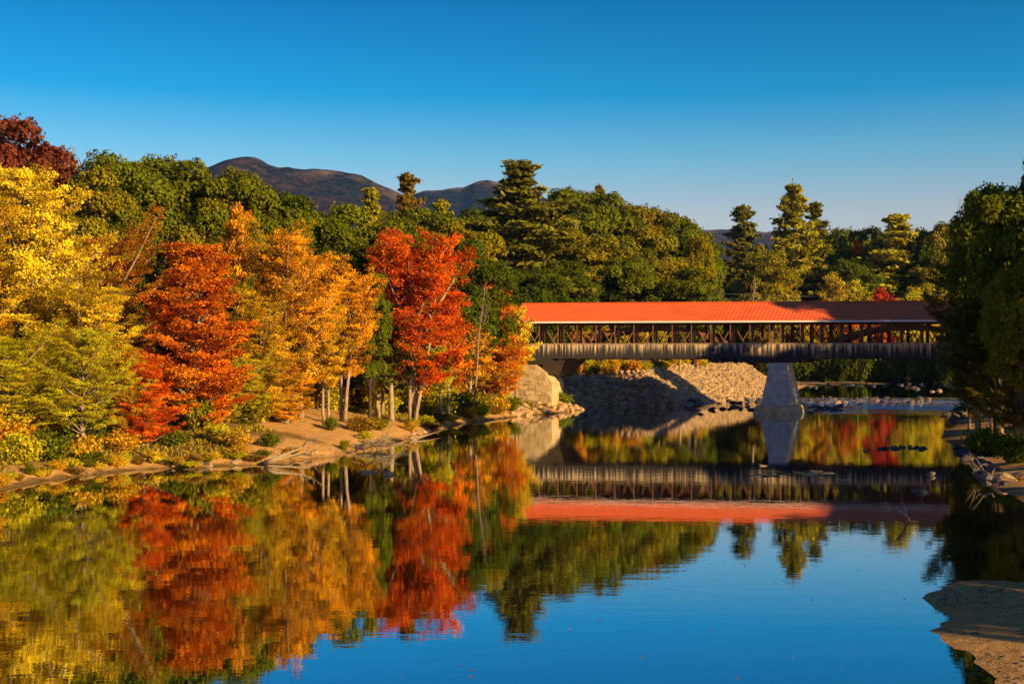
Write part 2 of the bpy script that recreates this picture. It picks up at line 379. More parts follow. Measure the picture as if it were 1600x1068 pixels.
# ------------------------------------------------------------------ mountains
def ridge(name, prof, D, width, seed, rough):
    px = np.array([p[0] for p in prof], float); py = np.array([p[1] for p in prof], float)
    xs = np.linspace((px[0]-800)*D/F, (px[-1]-800)*D/F, 420); vs = np.linspace(-1, 1, 110)
    crest = np.interp(xs*F/D+800, px, (HOR-py)*D/F)
    k = np.hanning(9); k /= k.sum(); crest = np.convolve(np.pad(crest, 4, 'edge'), k, 'valid')
    XX, VV = np.meshgrid(xs, vs); yy = D+VV*width
    n = fbm(XX/700+3, yy/700, seed, 6)-0.48; n2 = fbm(XX/110, yy/110, seed+5, 4)-0.48
    spur = np.abs(fbm(XX/420, yy/1500+2, seed+9, 4)-0.5)
    t = 1-np.abs(VV)**1.1
    ZZ = crest[None, :]*(np.clip(t, 0, 1))+(n*rough*1.6-spur*rough*1.6)*np.clip(1-t, 0, 0.5)*2+n2*rough*0.16
    ZZ = np.maximum(ZZ, -20)
    me = grid_mesh(name, XX, yy, ZZ, M_MOUNT)
    vattr(me, 'bare', smooth(0.93, 1.0, t)*(ZZ > 0.75*crest.max())*1.0)
    tag(link(name, me), kind='structure')
ridge('mountain_hill', [(-500,420),(0,330),(200,290),(305,262),(330,252),(360,243),(385,238),(405,241),(430,255),(470,258),(520,262),(560,266),(590,280),(620,293),(680,325),(760,360),(860,420),(1000,560)], 4600, 1500, 4, 170)
ridge('mountain_hill', [(440,560),(560,340),(620,310),(660,293),(700,290),(725,288),(745,279),(765,278),(800,284),(830,292),(870,315),(930,350),(1000,385),(1100,470),(1200,560)], 5600, 1600, 31, 170)
ridge('mountain_hill', [(700,430),(860,385),(1000,362),(1100,357),(1150,356),(1200,360),(1260,372),(1380,392),(1500,400),(1700,410),(2100,480)], 7000, 1500, 77, 120)

# ------------------------------------------------------------------ foliage meshes
def leaf_mesh(name, P, Nn, size, val, hue, aspect=1.0, along=None, mat=M_LEAF):
    n = len(P); P = np.asarray(P, float); Nn = Nn/(np.linalg.norm(Nn, axis=1, keepdims=True)+1e-9)
    a = along if along is not None else rng.normal(size=(n, 3))
    a = a-Nn*(a*Nn).sum(1, keepdims=True); a /= np.linalg.norm(a, axis=1, keepdims=True)+1e-9
    b = np.cross(Nn, a); sz = size*(0.45+1.15*rng.random((n, 1)))
    a = a*sz*0.5*aspect; b = b*sz*0.5
    # a leaf spray: pointed at both ends and bent across the middle
    j = 0.25*sz*Nn*rng.normal(size=(n, 1))
    q = np.stack([P-a, P-b*0.9+j+a*0.15, P+a, P+b*0.9+j+a*0.1], 1).reshape(-1, 3)
    me = bpy.data.meshes.new(name)
    me.vertices.add(4*n); me.vertices.foreach_set('co', q.ravel().astype(np.float32))
    me.loops.add(4*n); me.loops.foreach_set('vertex_index', np.arange(4*n, dtype=np.int32))
    me.polygons.add(n); me.polygons.foreach_set('loop_start', np.arange(0, 4*n, 4, dtype=np.int32))
    me.update(calc_edges=True); me.materials.append(mat)
    vattr(me, 'leafval', val, 'FACE'); vattr(me, 'leafhue', hue, 'FACE'); return me
def rand_dir(n):
    v = rng.normal(size=(n, 3)); return v/np.linalg.norm(v, axis=1, keepdims=True)

def gen_maple(H, Rr, prof, nl=46, per=420, size=0.3, elev=(30, 58), z0=0.14, stems=1, wid=0.55, seed=1):
    """broad-leaved tree with ascending limbs and feathered sprays; returns (trunk mesh, crown mesh)"""
    g = np.random.default_rng(seed); rn = random.Random(seed); mb = MB()
    P = []; Nn = []; V = []; Hh = []
    stemtops = []
    for k in range(stems):
        lean = Vector((rn.uniform(-1, 1), rn.uniform(-0.6, 0.6), 0))*(0.10*H if stems > 1 else 0.03*H)
        b = Vector((rn.uniform(-.5, .5), rn.uniform(-.4, .4), 0))*(1.0 if stems > 1 else 0.0)
        pts = [b+lean*(t**1.2)+Vector((rn.uniform(-1, 1), rn.uniform(-1, 1), 0))*0.012*H*(t > 0)+Vector((0, 0, H*0.97*t-0.6)) for t in (0, .12, .25, .4, .55, .7, .85, 1)]
        r0 = 0.018*H/(stems**0.45); mb.tube(pts, [r0*1.25, r0, r0*.86, r0*.7, r0*.52, r0*.36, r0*.2, r0*.06], 8); stemtops.append(pts)
    for i in range(nl):
        t = z0+(0.97-z0)*((i+rn.random())/nl)**0.92; pts = stemtops[i % stems]
        f = t*7; k = min(int(f), 6); st = pts[k].lerp(pts[k+1], f-k)
        az = i*2.399963+rn.uniform(-.3, .3); L = Rr*prof(t)*rn.uniform(0.50, 1.22)
        el = R(rn.uniform(*elev))*(0.75+0.45*t)
        d = Vector((math.cos(az)*math.cos(el), math.sin(az)*math.cos(el), math.sin(el)))
        L = L/max(math.cos(el), 0.45)*0.93
        ctrl = [st+d*L*u+Vector((0, 0, -0.07*L*u*u*(1 if t < 0.5 else 0)+rn.uniform(-.03, .03)*L)) for u in (0, .3, .6, 1)]
        r = 0.010*L+0.015; mb.tube(ctrl, [r*1.6, r*1.2, r*.7, r*.15], 5)
        m = int(per*(0.25+0.75*L/Rr)); nt_ = max(5, int(L*2.0))
        cv = rn.uniform(0.2, 0.8); ch = rn.uniform(0.12, 0.88)
        for j in range(nt_):
            u = 0.22+0.80*(j+rn.random())/nt_
            k = min(int(u*3), 2) if u < 1 else 2
            c0 = [0, .3, .6, 1]; p0 = ctrl[k]; p1 = ctrl[k+1]
            bp = p0.lerp(p1, (u-c0[k])/(c0[k+1]-c0[k]))
            side = d.cross(Vector((0, 0, 1))).normalized()*(1 if j % 2 else -1)
            td = (side*rn.uniform(.4, 1.0)+d*0.75+Vector((0, 0, rn.uniform(-.1, .45)))).normalized()
            tl = L*wid*0.62*(1.05-u*0.7)*rn.uniform(.6, 1.2)+0.3
            q = max(4, m//nt_); ns_ = max(1, int(tl*1.3)); cen = (g.random(ns_)*.85+.25); uu = cen[g.integers(0, ns_, q)]+g.normal(size=q)*.22/max(tl, .5)
            bn = np.array([d.x, d.y, 0])*.5+np.array([0, 0, .55])+g.normal(size=3)*.38
            pp = np.array(bp)[None]+np.array(td)[None]*(uu*tl)[:, None]+g.normal(size=(q, 3))*np.array([0.25, 0.25, 0.085])
            P.append(pp); out = np.array([d.x, d.y, 0.0])
            Nn.append(bn[None]+g.normal(size=(q, 3))*0.42)
            V.append(np.clip(cv+g.normal(size=q)*0.17+rn.uniform(-.12, .12), 0, 1)); Hh.append(np.clip(ch+g.normal(size=q)*0.16+rn.uniform(-.15, .15), 0, 1))
    P = np.vstack(P); Nn = np.vstack(Nn)
    return (mb.mesh('trunk', M_BARK_P, True), leaf_mesh('crown', P, Nn, size, np.concatenate(V), np.concatenate(Hh)), H, Rr)

def gen_oak(H, Rr, nc=46, per=430, size=0.36, z0=0.22, seed=1):
    """dense rounded broad-leaved crown built from leafy clumps on limbs"""
    g = np.random.default_rng(seed); rn = random.Random(seed); mb = MB(); P = []; Nn = []; V = []; Hh = []
    top = [Vector((rn.uniform(-.3, .3)*t, rn.uniform(-.3, .3)*t, H*0.9*t-0.6)) for t in (0, .2, .4, .6, .8, 1)]
    r0 = 0.02*H; mb.tube(top, [r0*1.3, r0, r0*.8, r0*.6, r0*.4, r0*.1], 8)
    zc = H*(z0+1)/2; hz = H*(1-z0)/2
    for i in range(nc):
        zz = 1-2*(i+.5)/nc; a = i*2.399963+rn.uniform(-.4, .4); rr = math.sqrt(max(0, 1-zz*zz))
        k = rn.uniform(0.58, 0.98); zz2 = zz*k
        c = Vector((math.cos(a)*rr*k*Rr*0.92, math.sin(a)*rr*k*Rr*0.92, zc+zz2*hz*0.92))
        if zz < -0.2: c.x *= 0.85; c.y *= 0.85
        rad = rn.uniform(0.17, 0.32)*Rr
        st = top[min(5, max(1, int(c.z/H*4)))]
        mb.tube([st, st.lerp(c, .5)+Vector((0, 0, -.04*Rr)), c], [0.10+.01*Rr, .07, .03], 5)
        n = int(per*(rad/(0.24*Rr))**2); dv = rand_dir(n); dv[:, 2] = np.where(dv[:, 2] < -0.35, -dv[:, 2], dv[:, 2])
        rj = rad*(0.72+0.36*g.random((n, 1)))*(1+0.28*np.sin(dv[:, :1]*5+i)*np.cos(dv[:, 1:2]*4+i*2))
        P.append(np.array(c)[None]+dv*rj*np.array([1.15, 1.15, 0.8])); Nn.append(dv*0.9+np.array([0, 0, .25])+g.normal(size=(n, 3))*0.5)
        cv = rn.uniform(.3, .7); ch = rn.uniform(.3, .7)
        V.append(np.clip(cv+g.normal(size=n)*0.18, 0, 1)); Hh.append(np.clip(ch+g.normal(size=n)*0.16, 0, 1))
    P = np.vstack(P); Nn = np.vstack(Nn)
    return (mb.mesh('trunk', M_BARK_D, True), leaf_mesh('crown', P, Nn, size, np.concatenate(V), np.concatenate(Hh)), H, Rr)

def gen_pine(H, Rr, z0=0.2, step=1.15, per=150, size=0.36, seed=1, ragged=0.35, powr=0.75):
    """white pine: straight leader, tiers of level plates of needles with gaps of sky"""
    g = np.random.default_rng(seed); rn = random.Random(seed); mb = MB(); P = []; Nn = []; V = []; Hh = []; AL = []
    top = [Vector((rn.uniform(-.15, .15), rn.uniform(-.15, .15), H*0.99*t-0.6)) for t in (0, .25, .5, .75, .9, 1)]
    r0 = 0.014*H; mb.tube(top, [r0*1.3, r0, r0*.75, r0*.45, r0*.22, r0*.08], 8)
    z = z0*H; i = 0
    az = rn.random()*6.28
    while z < H*0.985:
        t = z/H; az += 2.399963+rn.uniform(-.5, .5); tier = rn.uniform(1-ragged, 1.12)
        L = max(0.8, Rr*(min(1, (1-t)*1.6+0.05)**powr)*tier*(1.0 if t > z0+.08 else .8))
        rise = rn.uniform(.02, .25)+0.75*t**3
        d = Vector((math.cos(az), math.sin(az), rise)).normalized(); st = Vector((0, 0, z))
        ctrl = [st, st+d*L*.5+Vector((0, 0, -.04*L)), st+d*L+Vector((0, 0, .05*L))]
        mb.tube(ctrl, [0.03+.012*L, .03+.006*L, .015], 4)
        side = np.array(d.cross(Vector((0, 0, 1))).normalized()); dn = np.array(d)
        npad = max(3, int(L*2.0)); cv = rn.uniform(.25, .75)
        for k in range(npad):
            u = 0.22+0.80*(k+rn.random())/npad; sw = (rn.random()*2-1)*L*0.34*math.sin(min(1, u)*2.3+.35)
            c = np.array(st)+dn*L*u+side*sw+np.array([0, 0, .06*L*u*u+rn.uniform(-.1, .35)])
            n = int(per*rn.uniform(.5, 1.3)/npad*max(1, L/2.2)); pr = 0.30+0.05*L*rn.uniform(.5, 1.4)
            o = g.normal(size=(n, 3))*np.array([pr*.85, pr*.85, 0.10])
            P.append(c+o); Nn.append(g.normal(size=(n, 3))*0.65+np.array([0, 0, .4])+dn*0.5)
            AL.append(dn*0.7+np.array([0, 0, .5])+g.normal(size=(n, 3))*0.6)
            V.append(np.clip(cv+g.normal(size=n)*0.17, 0, 1)); Hh.append(np.clip(.5+g.normal(size=n)*0.18, 0, 1))
        z += step*0.25*(0.7+0.6*rn.random())*(1.15-0.35*t)
    n = 120; P.append(np.array([0, 0, H*0.97])+g.normal(size=(n, 3))*np.array([.28, .28, .6])); Nn.append(g.normal(size=(n, 3))); AL.append(np.tile([0, 0, 1.], (n, 1))+g.normal(size=(n, 3))*.4)
    V.append(np.full(n, .5)); Hh.append(np.full(n, .5))
    return (mb.mesh('trunk', M_BARK_D, True), leaf_mesh('crown', np.vstack(P), np.vstack(Nn), size, np.concatenate(V), np.concatenate(Hh), 2.2, np.vstack(AL)), H, Rr)

def gen_shrub(H, Rr, n=2600, size=0.17, seed=1):
    g = np.random.default_rng(seed); rn = random.Random(seed); mb = MB(); P = []; Nn = []; V = []; Hh = []
    ns = 26
    for i in range(ns):
        az = rn.random()*6.28; sp_ = rn.random()**0.6; el = R(86-58*sp_)
        d = Vector((math.cos(az)*math.cos(el)*Rr/H*1.1, math.sin(az)*math.cos(el)*Rr/H*1.1, math.sin(el))); L = H*rn.uniform(.65, 1.08)
        e = d*L; mb.tube([Vector((rn.uniform(-.2, .2), rn.uniform(-.2, .2), -.2)), e*.5, e], [.03, .02, .008], 4)
        k = n//ns; u = g.random(k)**0.6; c = np.array(e)[None]*(0.12+.9*u)[:, None]
        P.append(c+g.normal(size=(k, 3))*np.array([.16*Rr, .16*Rr, .10*H])); Nn.append(np.array([0, 0, .45])+np.array([d.x, d.y, 0])*.5+g.normal(size=(k, 3))*.6)
        cv = rn.uniform(.25, .75); V.append(np.clip(cv+g.normal(size=k)*.16, 0, 1)); Hh.append(np.clip(rn.uniform(.3, .7)+g.normal(size=k)*.16, 0, 1))
    P = np.vstack(P); P[:, 2] = np.maximum(P[:, 2], 0.02)
    return (mb.mesh('stem', M_BARK_D, True), leaf_mesh('crown', P, np.vstack(Nn), size, np.concatenate(V), np.concatenate(Hh)), H, Rr)

p_oval = lambda t: math.sin(min(1, max(0.0, (t*0.92+0.14)))*math.pi)**0.75*0.95+0.06
p_cone = lambda t: max(0.06, (1-t)**0.72)*(1.0 if t > .2 else .8)
p_vase = lambda t: max(0.1, (1-abs(t-0.62)/0.62)**0.55)*(1 if t < .62 else max(.25, 1-((t-.62)/.42)**2))
def nrm(v):      # true height and half-width of a crown, so that placed trees reach the size asked for
    co = np.empty(len(v[1].vertices)*3, np.float32); v[1].vertices.foreach_get('co', co); co = co.reshape(-1, 3)
    return (v[0], v[1], float(np.percentile(co[:, 2], 99.7)), float(np.percentile(np.hypot(co[:, 0], co[:, 1]), 96)))
V_ = {
 'maple':  [gen_maple(20, 6.2, p_oval, 78, 1350, 0.138, seed=11), gen_maple(20, 5.6, p_oval, 74, 1350, 0.138, elev=(36, 62), seed=12), gen_maple(20, 6.6, p_oval, 80, 1350, 0.138, elev=(22, 52), seed=13)],
 'cone':   [gen_maple(18, 5.2, p_cone, 96, 1250, 0.138, elev=(30, 56), z0=0.05, stems=2, seed=21), gen_maple(18, 5.2, p_cone, 80, 1250, 0.138, elev=(28, 54), z0=0.06, seed=22)],
 'stems':  [gen_maple(18, 5.4, p_vase, 84, 1150, 0.145, elev=(30, 60), z0=0.24, stems=4, seed=31), gen_maple(18, 4.6, p_vase, 66, 1050, 0.145, elev=(26, 60), z0=0.34, stems=2, seed=32)],
 'slim':   [gen_maple(14, 2.9, p_oval, 52, 330, 0.20, elev=(25, 55), z0=0.30, seed=41), gen_maple(14, 3.3, p_oval, 52, 340, 0.20, elev=(20, 50), z0=0.36, seed=42)],
 'oak':    [gen_oak(22, 7.0, 58, 760, 0.29, seed=51), gen_oak(22, 6.4, 50, 760, 0.29, seed=52), gen_oak(22, 7.6, 64, 760, 0.29, seed=53), gen_oak(22, 6.8, 54, 760, 0.29, seed=54)],
 'pine':   [gen_pine(30, 6.5, z0=.14, step=1.45, ragged=.62, per=210, size=.3, seed=61), gen_pine(30, 5.6, z0=0.2, step=1.7, ragged=.7, per=220, size=.3, powr=.6, seed=62), gen_pine(30, 7.6, z0=.08, per=250, size=.3, step=1.25, ragged=.6, powr=.85, seed=63)],
 'shrub':  [gen_shrub(2.2, 1.7, seed=71), gen_shrub(2.4, 1.5, seed=72), gen_shrub(1.6, 1.8, seed=73)],
}
V_ = {k: [nrm(v) for v in vs] for k, vs in V_.items()}
def gen_bare(H, seed, spread=0.22):
    rn = random.Random(seed); mb = MB()
    pts = [Vector((rn.uniform(-.02, .02)*H, rn.uniform(-.02, .02)*H, H*t-.5)) for t in (0, .3, .6, .85, 1)]
    mb.tube(pts, [.016*H, .012*H, .008*H, .004*H, .001*H], 7)
    tw = MB()
    for i in range(26):
        t = rn.uniform(.35, .97); st = Vector((0, 0, H*t-.5)); az = rn.random()*6.28; L = H*spread*(1.15-t)*rn.uniform(.5, 1.2)+.4
        d = Vector((math.cos(az)*.7, math.sin(az)*.7, .8)).normalized(); e = st+d*L
        tw.tube([st, st+d*L*.5+Vector((0, 0, -.04*L)), e], [.03+.005*L, .02, .008], 4)
        for k in range(3):
            s2 = st+d*L*rn.uniform(.3, .9); tw.tube([s2, s2+Vector((rn.uniform(-1, 1), rn.uniform(-1, 1), rn.uniform(.3, 1.2))).normalized()*L*.35], [.018, .006], 4)
    return mb.mesh('trunk', M_BARK_P, True), tw.mesh('branches', M_BARK_P, True), H, H*spread
used_colors = {}
TRUNK_MAT = {}
def tree(kind, var, x, top, D, hw, col, label, cat, group=None, name=None, base=None, rz=None, tiltx=0.0, bark=None, drop=0.0):
    """x, top: photo column of the trunk and row of its tip; D: metres away; hw: half-width in photo pixels"""
    vs = V_[kind]; tm, cm, H0, R0 = vs[var % len(vs)]
    Xw = (x-800)*D/F; z0 = (gz(Xw, D) if base is None else base)-drop
    H = CAM_H+(HOR-top)*D/F-z0; sx = hw*D/F/R0; sz = H/H0
    nm = name or {'oak': 'broadleaf_tree', 'pine': 'pine_tree', 'shrub': 'shrub'}.get(kind, 'maple_tree')
    e = empty(nm, (Xw, D, z0), rz if rz is not None else random.uniform(0, 6.28)); e.scale = (sx, sx, sz)
    e.rotation_euler[1] = tiltx
    tag(e, label, cat, group)
    if bark is not None and bark is not tm.materials[0]:
        key = (tm.name, bark.name)
        if key not in TRUNK_MAT: t2 = tm.copy(); t2.materials.clear(); t2.materials.append(bark); TRUNK_MAT[key] = t2
        tm = TRUNK_MAT[key]
    link('stem' if kind == 'shrub' else 'trunk', tm, e); c = link('crown', cm, e); c.color = (*col, 0.65 if (col[1] > .25 and col[0] > .6) or col == RUST else (0.35 if col[0] > .55 else 0.0))
    return e
GOLD = (0.76, 0.41, 0.02); YEL = (0.82, 0.55, 0.03); ORG = (0.84, 0.33, 0.015); RUST = (0.50, 0.16, 0.015)
RED = (0.82, 0.190, 0.012); SCAR = (0.76, 0.095, 0.010); MAR = (0.20, 0.055, 0.030); GRN = (0.150, 0.170, 0.010)
DGRN = (0.095, 0.125, 0.009); LIME = (0.54, 0.47, 0.018); OLV = (0.27, 0.225, 0.012); PIN = (0.17, 0.16, 0.016); YPIN = (0.34, 0.30, 0.018); BRNP = (0.22, 0.14, 0.018)

# ---- front row of the left bank
T = tree
T('maple', 2, 40, 262, 112, 130, YEL, 'tall golden yellow maple filling the left edge of the photo', 'tree')
T('maple', 0, -75, 330, 104, 120, GOLD, 'orange gold maple cut by the left edge of the photo', 'tree')
T('maple', 1, 120, 425, 110, 96, YEL, 'yellow maple with drooping sprays between the tall golden maple and the orange red maple', 'tree')
T('maple', 1, 15, 505, 99, 86, LIME, 'low yellow green tree at the foot of the tall golden maple, at the left edge', 'tree')
T('maple', 2, 128, 515, 101, 76, LIME, 'bushy yellow green tree left of the orange red maple', 'tree')
T('maple', 0, 198, 545, 104, 46, GOLD, 'small golden tree touching the left side of the orange red maple', 'tree')
T('maple', 1, 172, 335, 122, 84, RUST, 'rusty orange maple behind the yellow trees, left of the big dark green tree', 'tree')
T('cone', 0, 300, 384, 112, 88, RED, 'cone shaped orange red maple hanging over the left bank', 'tree', bark=M_BARK_P)
T('cone', 0, 228, 560, 104, 44, SCAR, 'small red orange maple on the left bank just under the cone shaped red maple', 'tree')
T('maple', 2, 445, 366, 126, 92, ORG, 'large orange maple with yellow tips between the two red maples', 'tree')
T('maple', 0, 410, 445, 122, 74, GOLD, 'golden orange tree in front of the large orange maple', 'tree')
T('maple', 1, 388, 545, 119, 40, LIME, 'small lime green tree right of the cone shaped red maple', 'tree')
T('slim', 0, 470, 490, 128, 60, GOLD, 'golden tree over the sand patch, left of the two slender trunks', 'tree')
T('stems', 1, 512, 455, 129, 46, GOLD, 'slender golden tree with a bare pale trunk on the sand, the left of a pair', 'tree')
T('stems', 1, 540, 408, 133, 58, ORG, 'slender orange tree with a bare pale trunk on the sand, the right of a pair', 'tree')
T('cone', 1, 405, 540, 121, 44, GOLD, 'low golden tree hiding the trunks of the large orange maple on its left', 'tree')
T('cone', 0, 448, 560, 124, 36, ORG, 'low orange tree hiding the trunks of the large orange maple on its right', 'tree')
T('maple', 1, 590, 400, 150, 66, OLV, 'olive green maple between the slender orange tree and the scarlet maple', 'tree')
T('slim', 0, 612, 460, 148, 56, GRN, 'dark green tree under the left side of the scarlet maple', 'tree')
T('stems', 0, 645, 362, 148, 84, SCAR, 'brilliant scarlet maple with four pale stems from one base', 'tree', rz=0.4, tiltx=0.10, drop=0.2)
T('slim', 1, 598, 372, 156, 36, RED, 'red crown rising behind the left shoulder of the scarlet maple', 'tree')
T('slim', 0, 700, 470, 166, 40, RED, 'small red tree filling the right side of the scarlet maple', 'tree')
T('slim', 1, 688, 540, 163, 30, LIME, 'yellow green sapling in front of the scarlet maple, on its right', 'tree')
T('cone', 0, 768, 424, 192, 50, (0.72, 0.20, 0.012), 'dark orange maple left of the covered bridge', 'tree')
T('slim', 0, 735, 500, 184, 38, ORG, 'orange sapling between the scarlet maple and the dark orange maple', 'tree')
T('slim', 1, 790, 515, 196, 36, ORG, 'orange tree right of the dark orange maple, above the abutment', 'tree')
T('slim', 0, 806, 478, 200, 30, YEL, 'yellow tree overlapping the left end of the red roof', 'tree')
T('slim', 1, 755, 560, 190, 34, GOLD, 'short golden tree on the bank left of the abutment', 'tree')
T('maple', 0, 376, 430, 124, 40, GRN, 'green maple in the gap between the cone shaped red maple and the orange maple', 'tree')
T('oak', 1, 578, 430, 142, 34, GRN, 'green tree between the slender orange tree and the scarlet maple', 'tree')
T('maple', 2, 150, 455, 114, 44, GRN, 'green maple in the gap between the golden trees and the cone shaped red maple', 'tree')
# ---- second and back rows of the left bank
T('oak', 1, 40, 188, 150, 84, MAR, 'tall maroon brown maple standing highest at the upper left', 'tree')
T('oak', 2, -50, 205, 155, 80, MAR, 'maroon maple cut by the left edge, behind the tallest maroon one', 'tree')
BK = 'green trees on the skyline of the left bank'
for x, top, D, hw, c, lab in (
    (110, 300, 165, 60, OLV, 'brownish olive tree just right of the maroon maple'),
    (145, 268, 180, 52, OLV, 'olive tree on the skyline between the maroon maple and the dark green tree'),
    (205, 248, 185, 60, GRN, 'green treetop on the skyline, left of the largest dark green tree'),
    (272, 272, 168, 92, DGRN, 'largest dark green broadleaf tree, above the cone shaped red maple'),
    (285, 250, 190, 60, GRN, 'green treetop showing above the largest dark green tree'),
    (350, 268, 188, 60, GRN, 'green tree whose top stands at the left foot of the mountain'),
    (345, 310, 160, 55, OLV, 'olive green tree right of the largest dark green tree'),
    (405, 292, 190, 56, GRN, 'green tree under the left summit of the mountain'),
    (460, 306, 195, 58, DGRN, 'dark green tree on the skyline under the right of the mountain peak'),
    (515, 322, 196, 52, GRN, 'green tree under the falling end of the left mountain'),
    (470, 362, 165, 56, DGRN, 'dark green tree behind the large orange maple'),
    (535, 370, 168, 52, GRN, 'green tree behind the slender pair of trees'),
    (600, 345, 178, 56, GRN, 'green tree behind the scarlet maple on its left'),
    (665, 330, 200, 56, GRN, 'green tree behind the scarlet maple'),
    (712, 340, 205, 50, OLV, 'olive tree behind the right side of the scarlet maple'),
    (735, 380, 190, 46, DGRN, 'dark green tree between the scarlet maple and the tall pine'),
    (745, 330, 300, 46, DGRN, 'dark green treetop left of the tall pine'),
    (560, 440, 160, 48, DGRN, 'shaded green tree in the gap behind the slender pair'),
    (700, 430, 185, 50, DGRN, 'shaded green tree low behind the scarlet maple'),
    (400, 420, 150, 50, DGRN, 'shaded green tree between the cone shaped red maple and the orange maple'),
    (190, 420, 150, 60, DGRN, 'shaded green tree behind the rusty orange maple'),
    (60, 430, 145, 70, DGRN, 'shaded green tree behind the tall golden maple'),
    (-60, 320, 170, 80, GRN, 'green tree at the left edge under the maroon maples'),
    (835, 420, 225, 40, DGRN, 'dark green tree standing right behind the left end of the bridge')):
    T('oak', int(x*7+D) % 4, x, top, D-(34 if (x < 560 and D > 175) else (8 if x < 560 and D > 158 else 0)), hw*1.45, c, lab, 'tree', BK)
T('oak', 3, 252, 268, 156, 24, (0.5, 0.14, 0.012), 'orange crown breaking through the top of the dark green tree', 'tree')
T('slim', 1, 372, 322, 138, 34, ORG, 'narrow orange crown between green trees, above the large orange maple', 'tree')
T('maple', 1, 432, 352, 138, 54, GOLD, 'golden topped tree just behind the large orange maple', 'tree')
T('pine', 2, 580, 298, 205, 60, YPIN, 'yellow green pine under the gap between the two mountains', 'pine tree')
T('pine', 1, 636, 273, 230, 46, BRNP, 'brown green pine between the two mountains', 'pine tree')
T('pine', 2, 690, 316, 222, 54, YPIN, 'yellow green pine right of the brown green pine', 'pine tree')
T('pine', 2, 812, 256, 262, 118, (0.20, 0.19, 0.02), 'largest pine, yellow green with level plates of needles, above the left end of the bridge', 'pine tree')
for i, x in enumerate(range(-40, 800, 38)):
    D = np.interp(x, [-40, 300, 500, 640, 800], [124, 134, 148, 166, 214])+(i*37 % 11)
    T('oak', i, x+(i*53 % 17)-8, 505+(i*29 % 40), D, 44, (DGRN, GRN, OLV)[i % 3], 'young green tree of the understory in the shade of the left bank forest', 'tree', 'understory trees of the left bank')
# further rows that close the forest
for i, (x, top) in enumerate(((430,318),(480,330),(540,335),(590,340),(640,332),(690,345),(740,350),(780,345),(840,322),(880,312),(920,306),(965,318),(1005,334),(1045,344),(1068,352))):
    T('oak', i+1, x, top, np.interp(x, [430, 700, 800, 1085], [210, 270, 380, 400])+(i % 3)*6, 58, (GRN, DGRN, OLV)[(i*2) % 3], 'green tree of the rear row closing the forest between the left bank and the gap', 'tree', 'rear row of the forest')
for i, (x, top) in enumerate(((1170,392),(1205,378),(1245,380),(1290,366),(1325,368),(1365,366),(1400,372),(1440,362),(1480,356),(1520,350))):
    T('oak', i, x, top, 520+(i % 3)*12, 44, (GRN, OLV, GRN, DGRN)[i % 4], 'green tree of the rear row between the gap and the right bank', 'tree', 'rear row right of the gap')
# ---- behind the bridge, middle
MD = 'green trees behind the middle of the bridge'
for x, top, D, hw, c, lab in (
    (868, 340, 300, 46, OLV, 'olive tree touching the right side of the largest pine'),
    (895, 296, 320, 48, GRN, 'highest green treetop right of the largest pine'),
    (945, 302, 330, 46, GRN, 'green treetop second right of the largest pine'),
    (925, 370, 290, 48, OLV, 'olive tree in front of the two highest green treetops'),
    (985, 326, 335, 46, OLV, 'olive green tree in the middle of the forest behind the roof'),
    (1030, 332, 340, 46, GRN, 'green tree in the right half of the forest behind the roof'),
    (1075, 346, 335, 40, GRN, 'green tree next to last before the gap in the forest'),
    (1094, 372, 320, 18, OLV, 'olive green tree at the edge of the gap in the forest'),
    (985, 400, 285, 44, GRN, 'lower green tree above the left middle of the roof'),
    (1045, 402, 290, 44, OLV, 'lower olive tree above the middle of the roof'),
    (1085, 420, 280, 34, GRN, 'lower green tree close to the gap, just above the roof'),
    (880, 410, 262, 36, DGRN, 'dark green tree just above the left part of the roof')):
    T('oak', int(x*3+D) % 4, x, top, D, hw*1.5, c, lab, 'tree', MD)
T('pine', 1, 936, 291, 345, 24, BRNP, 'brown topped pine peeping over the green treetops', 'pine tree')
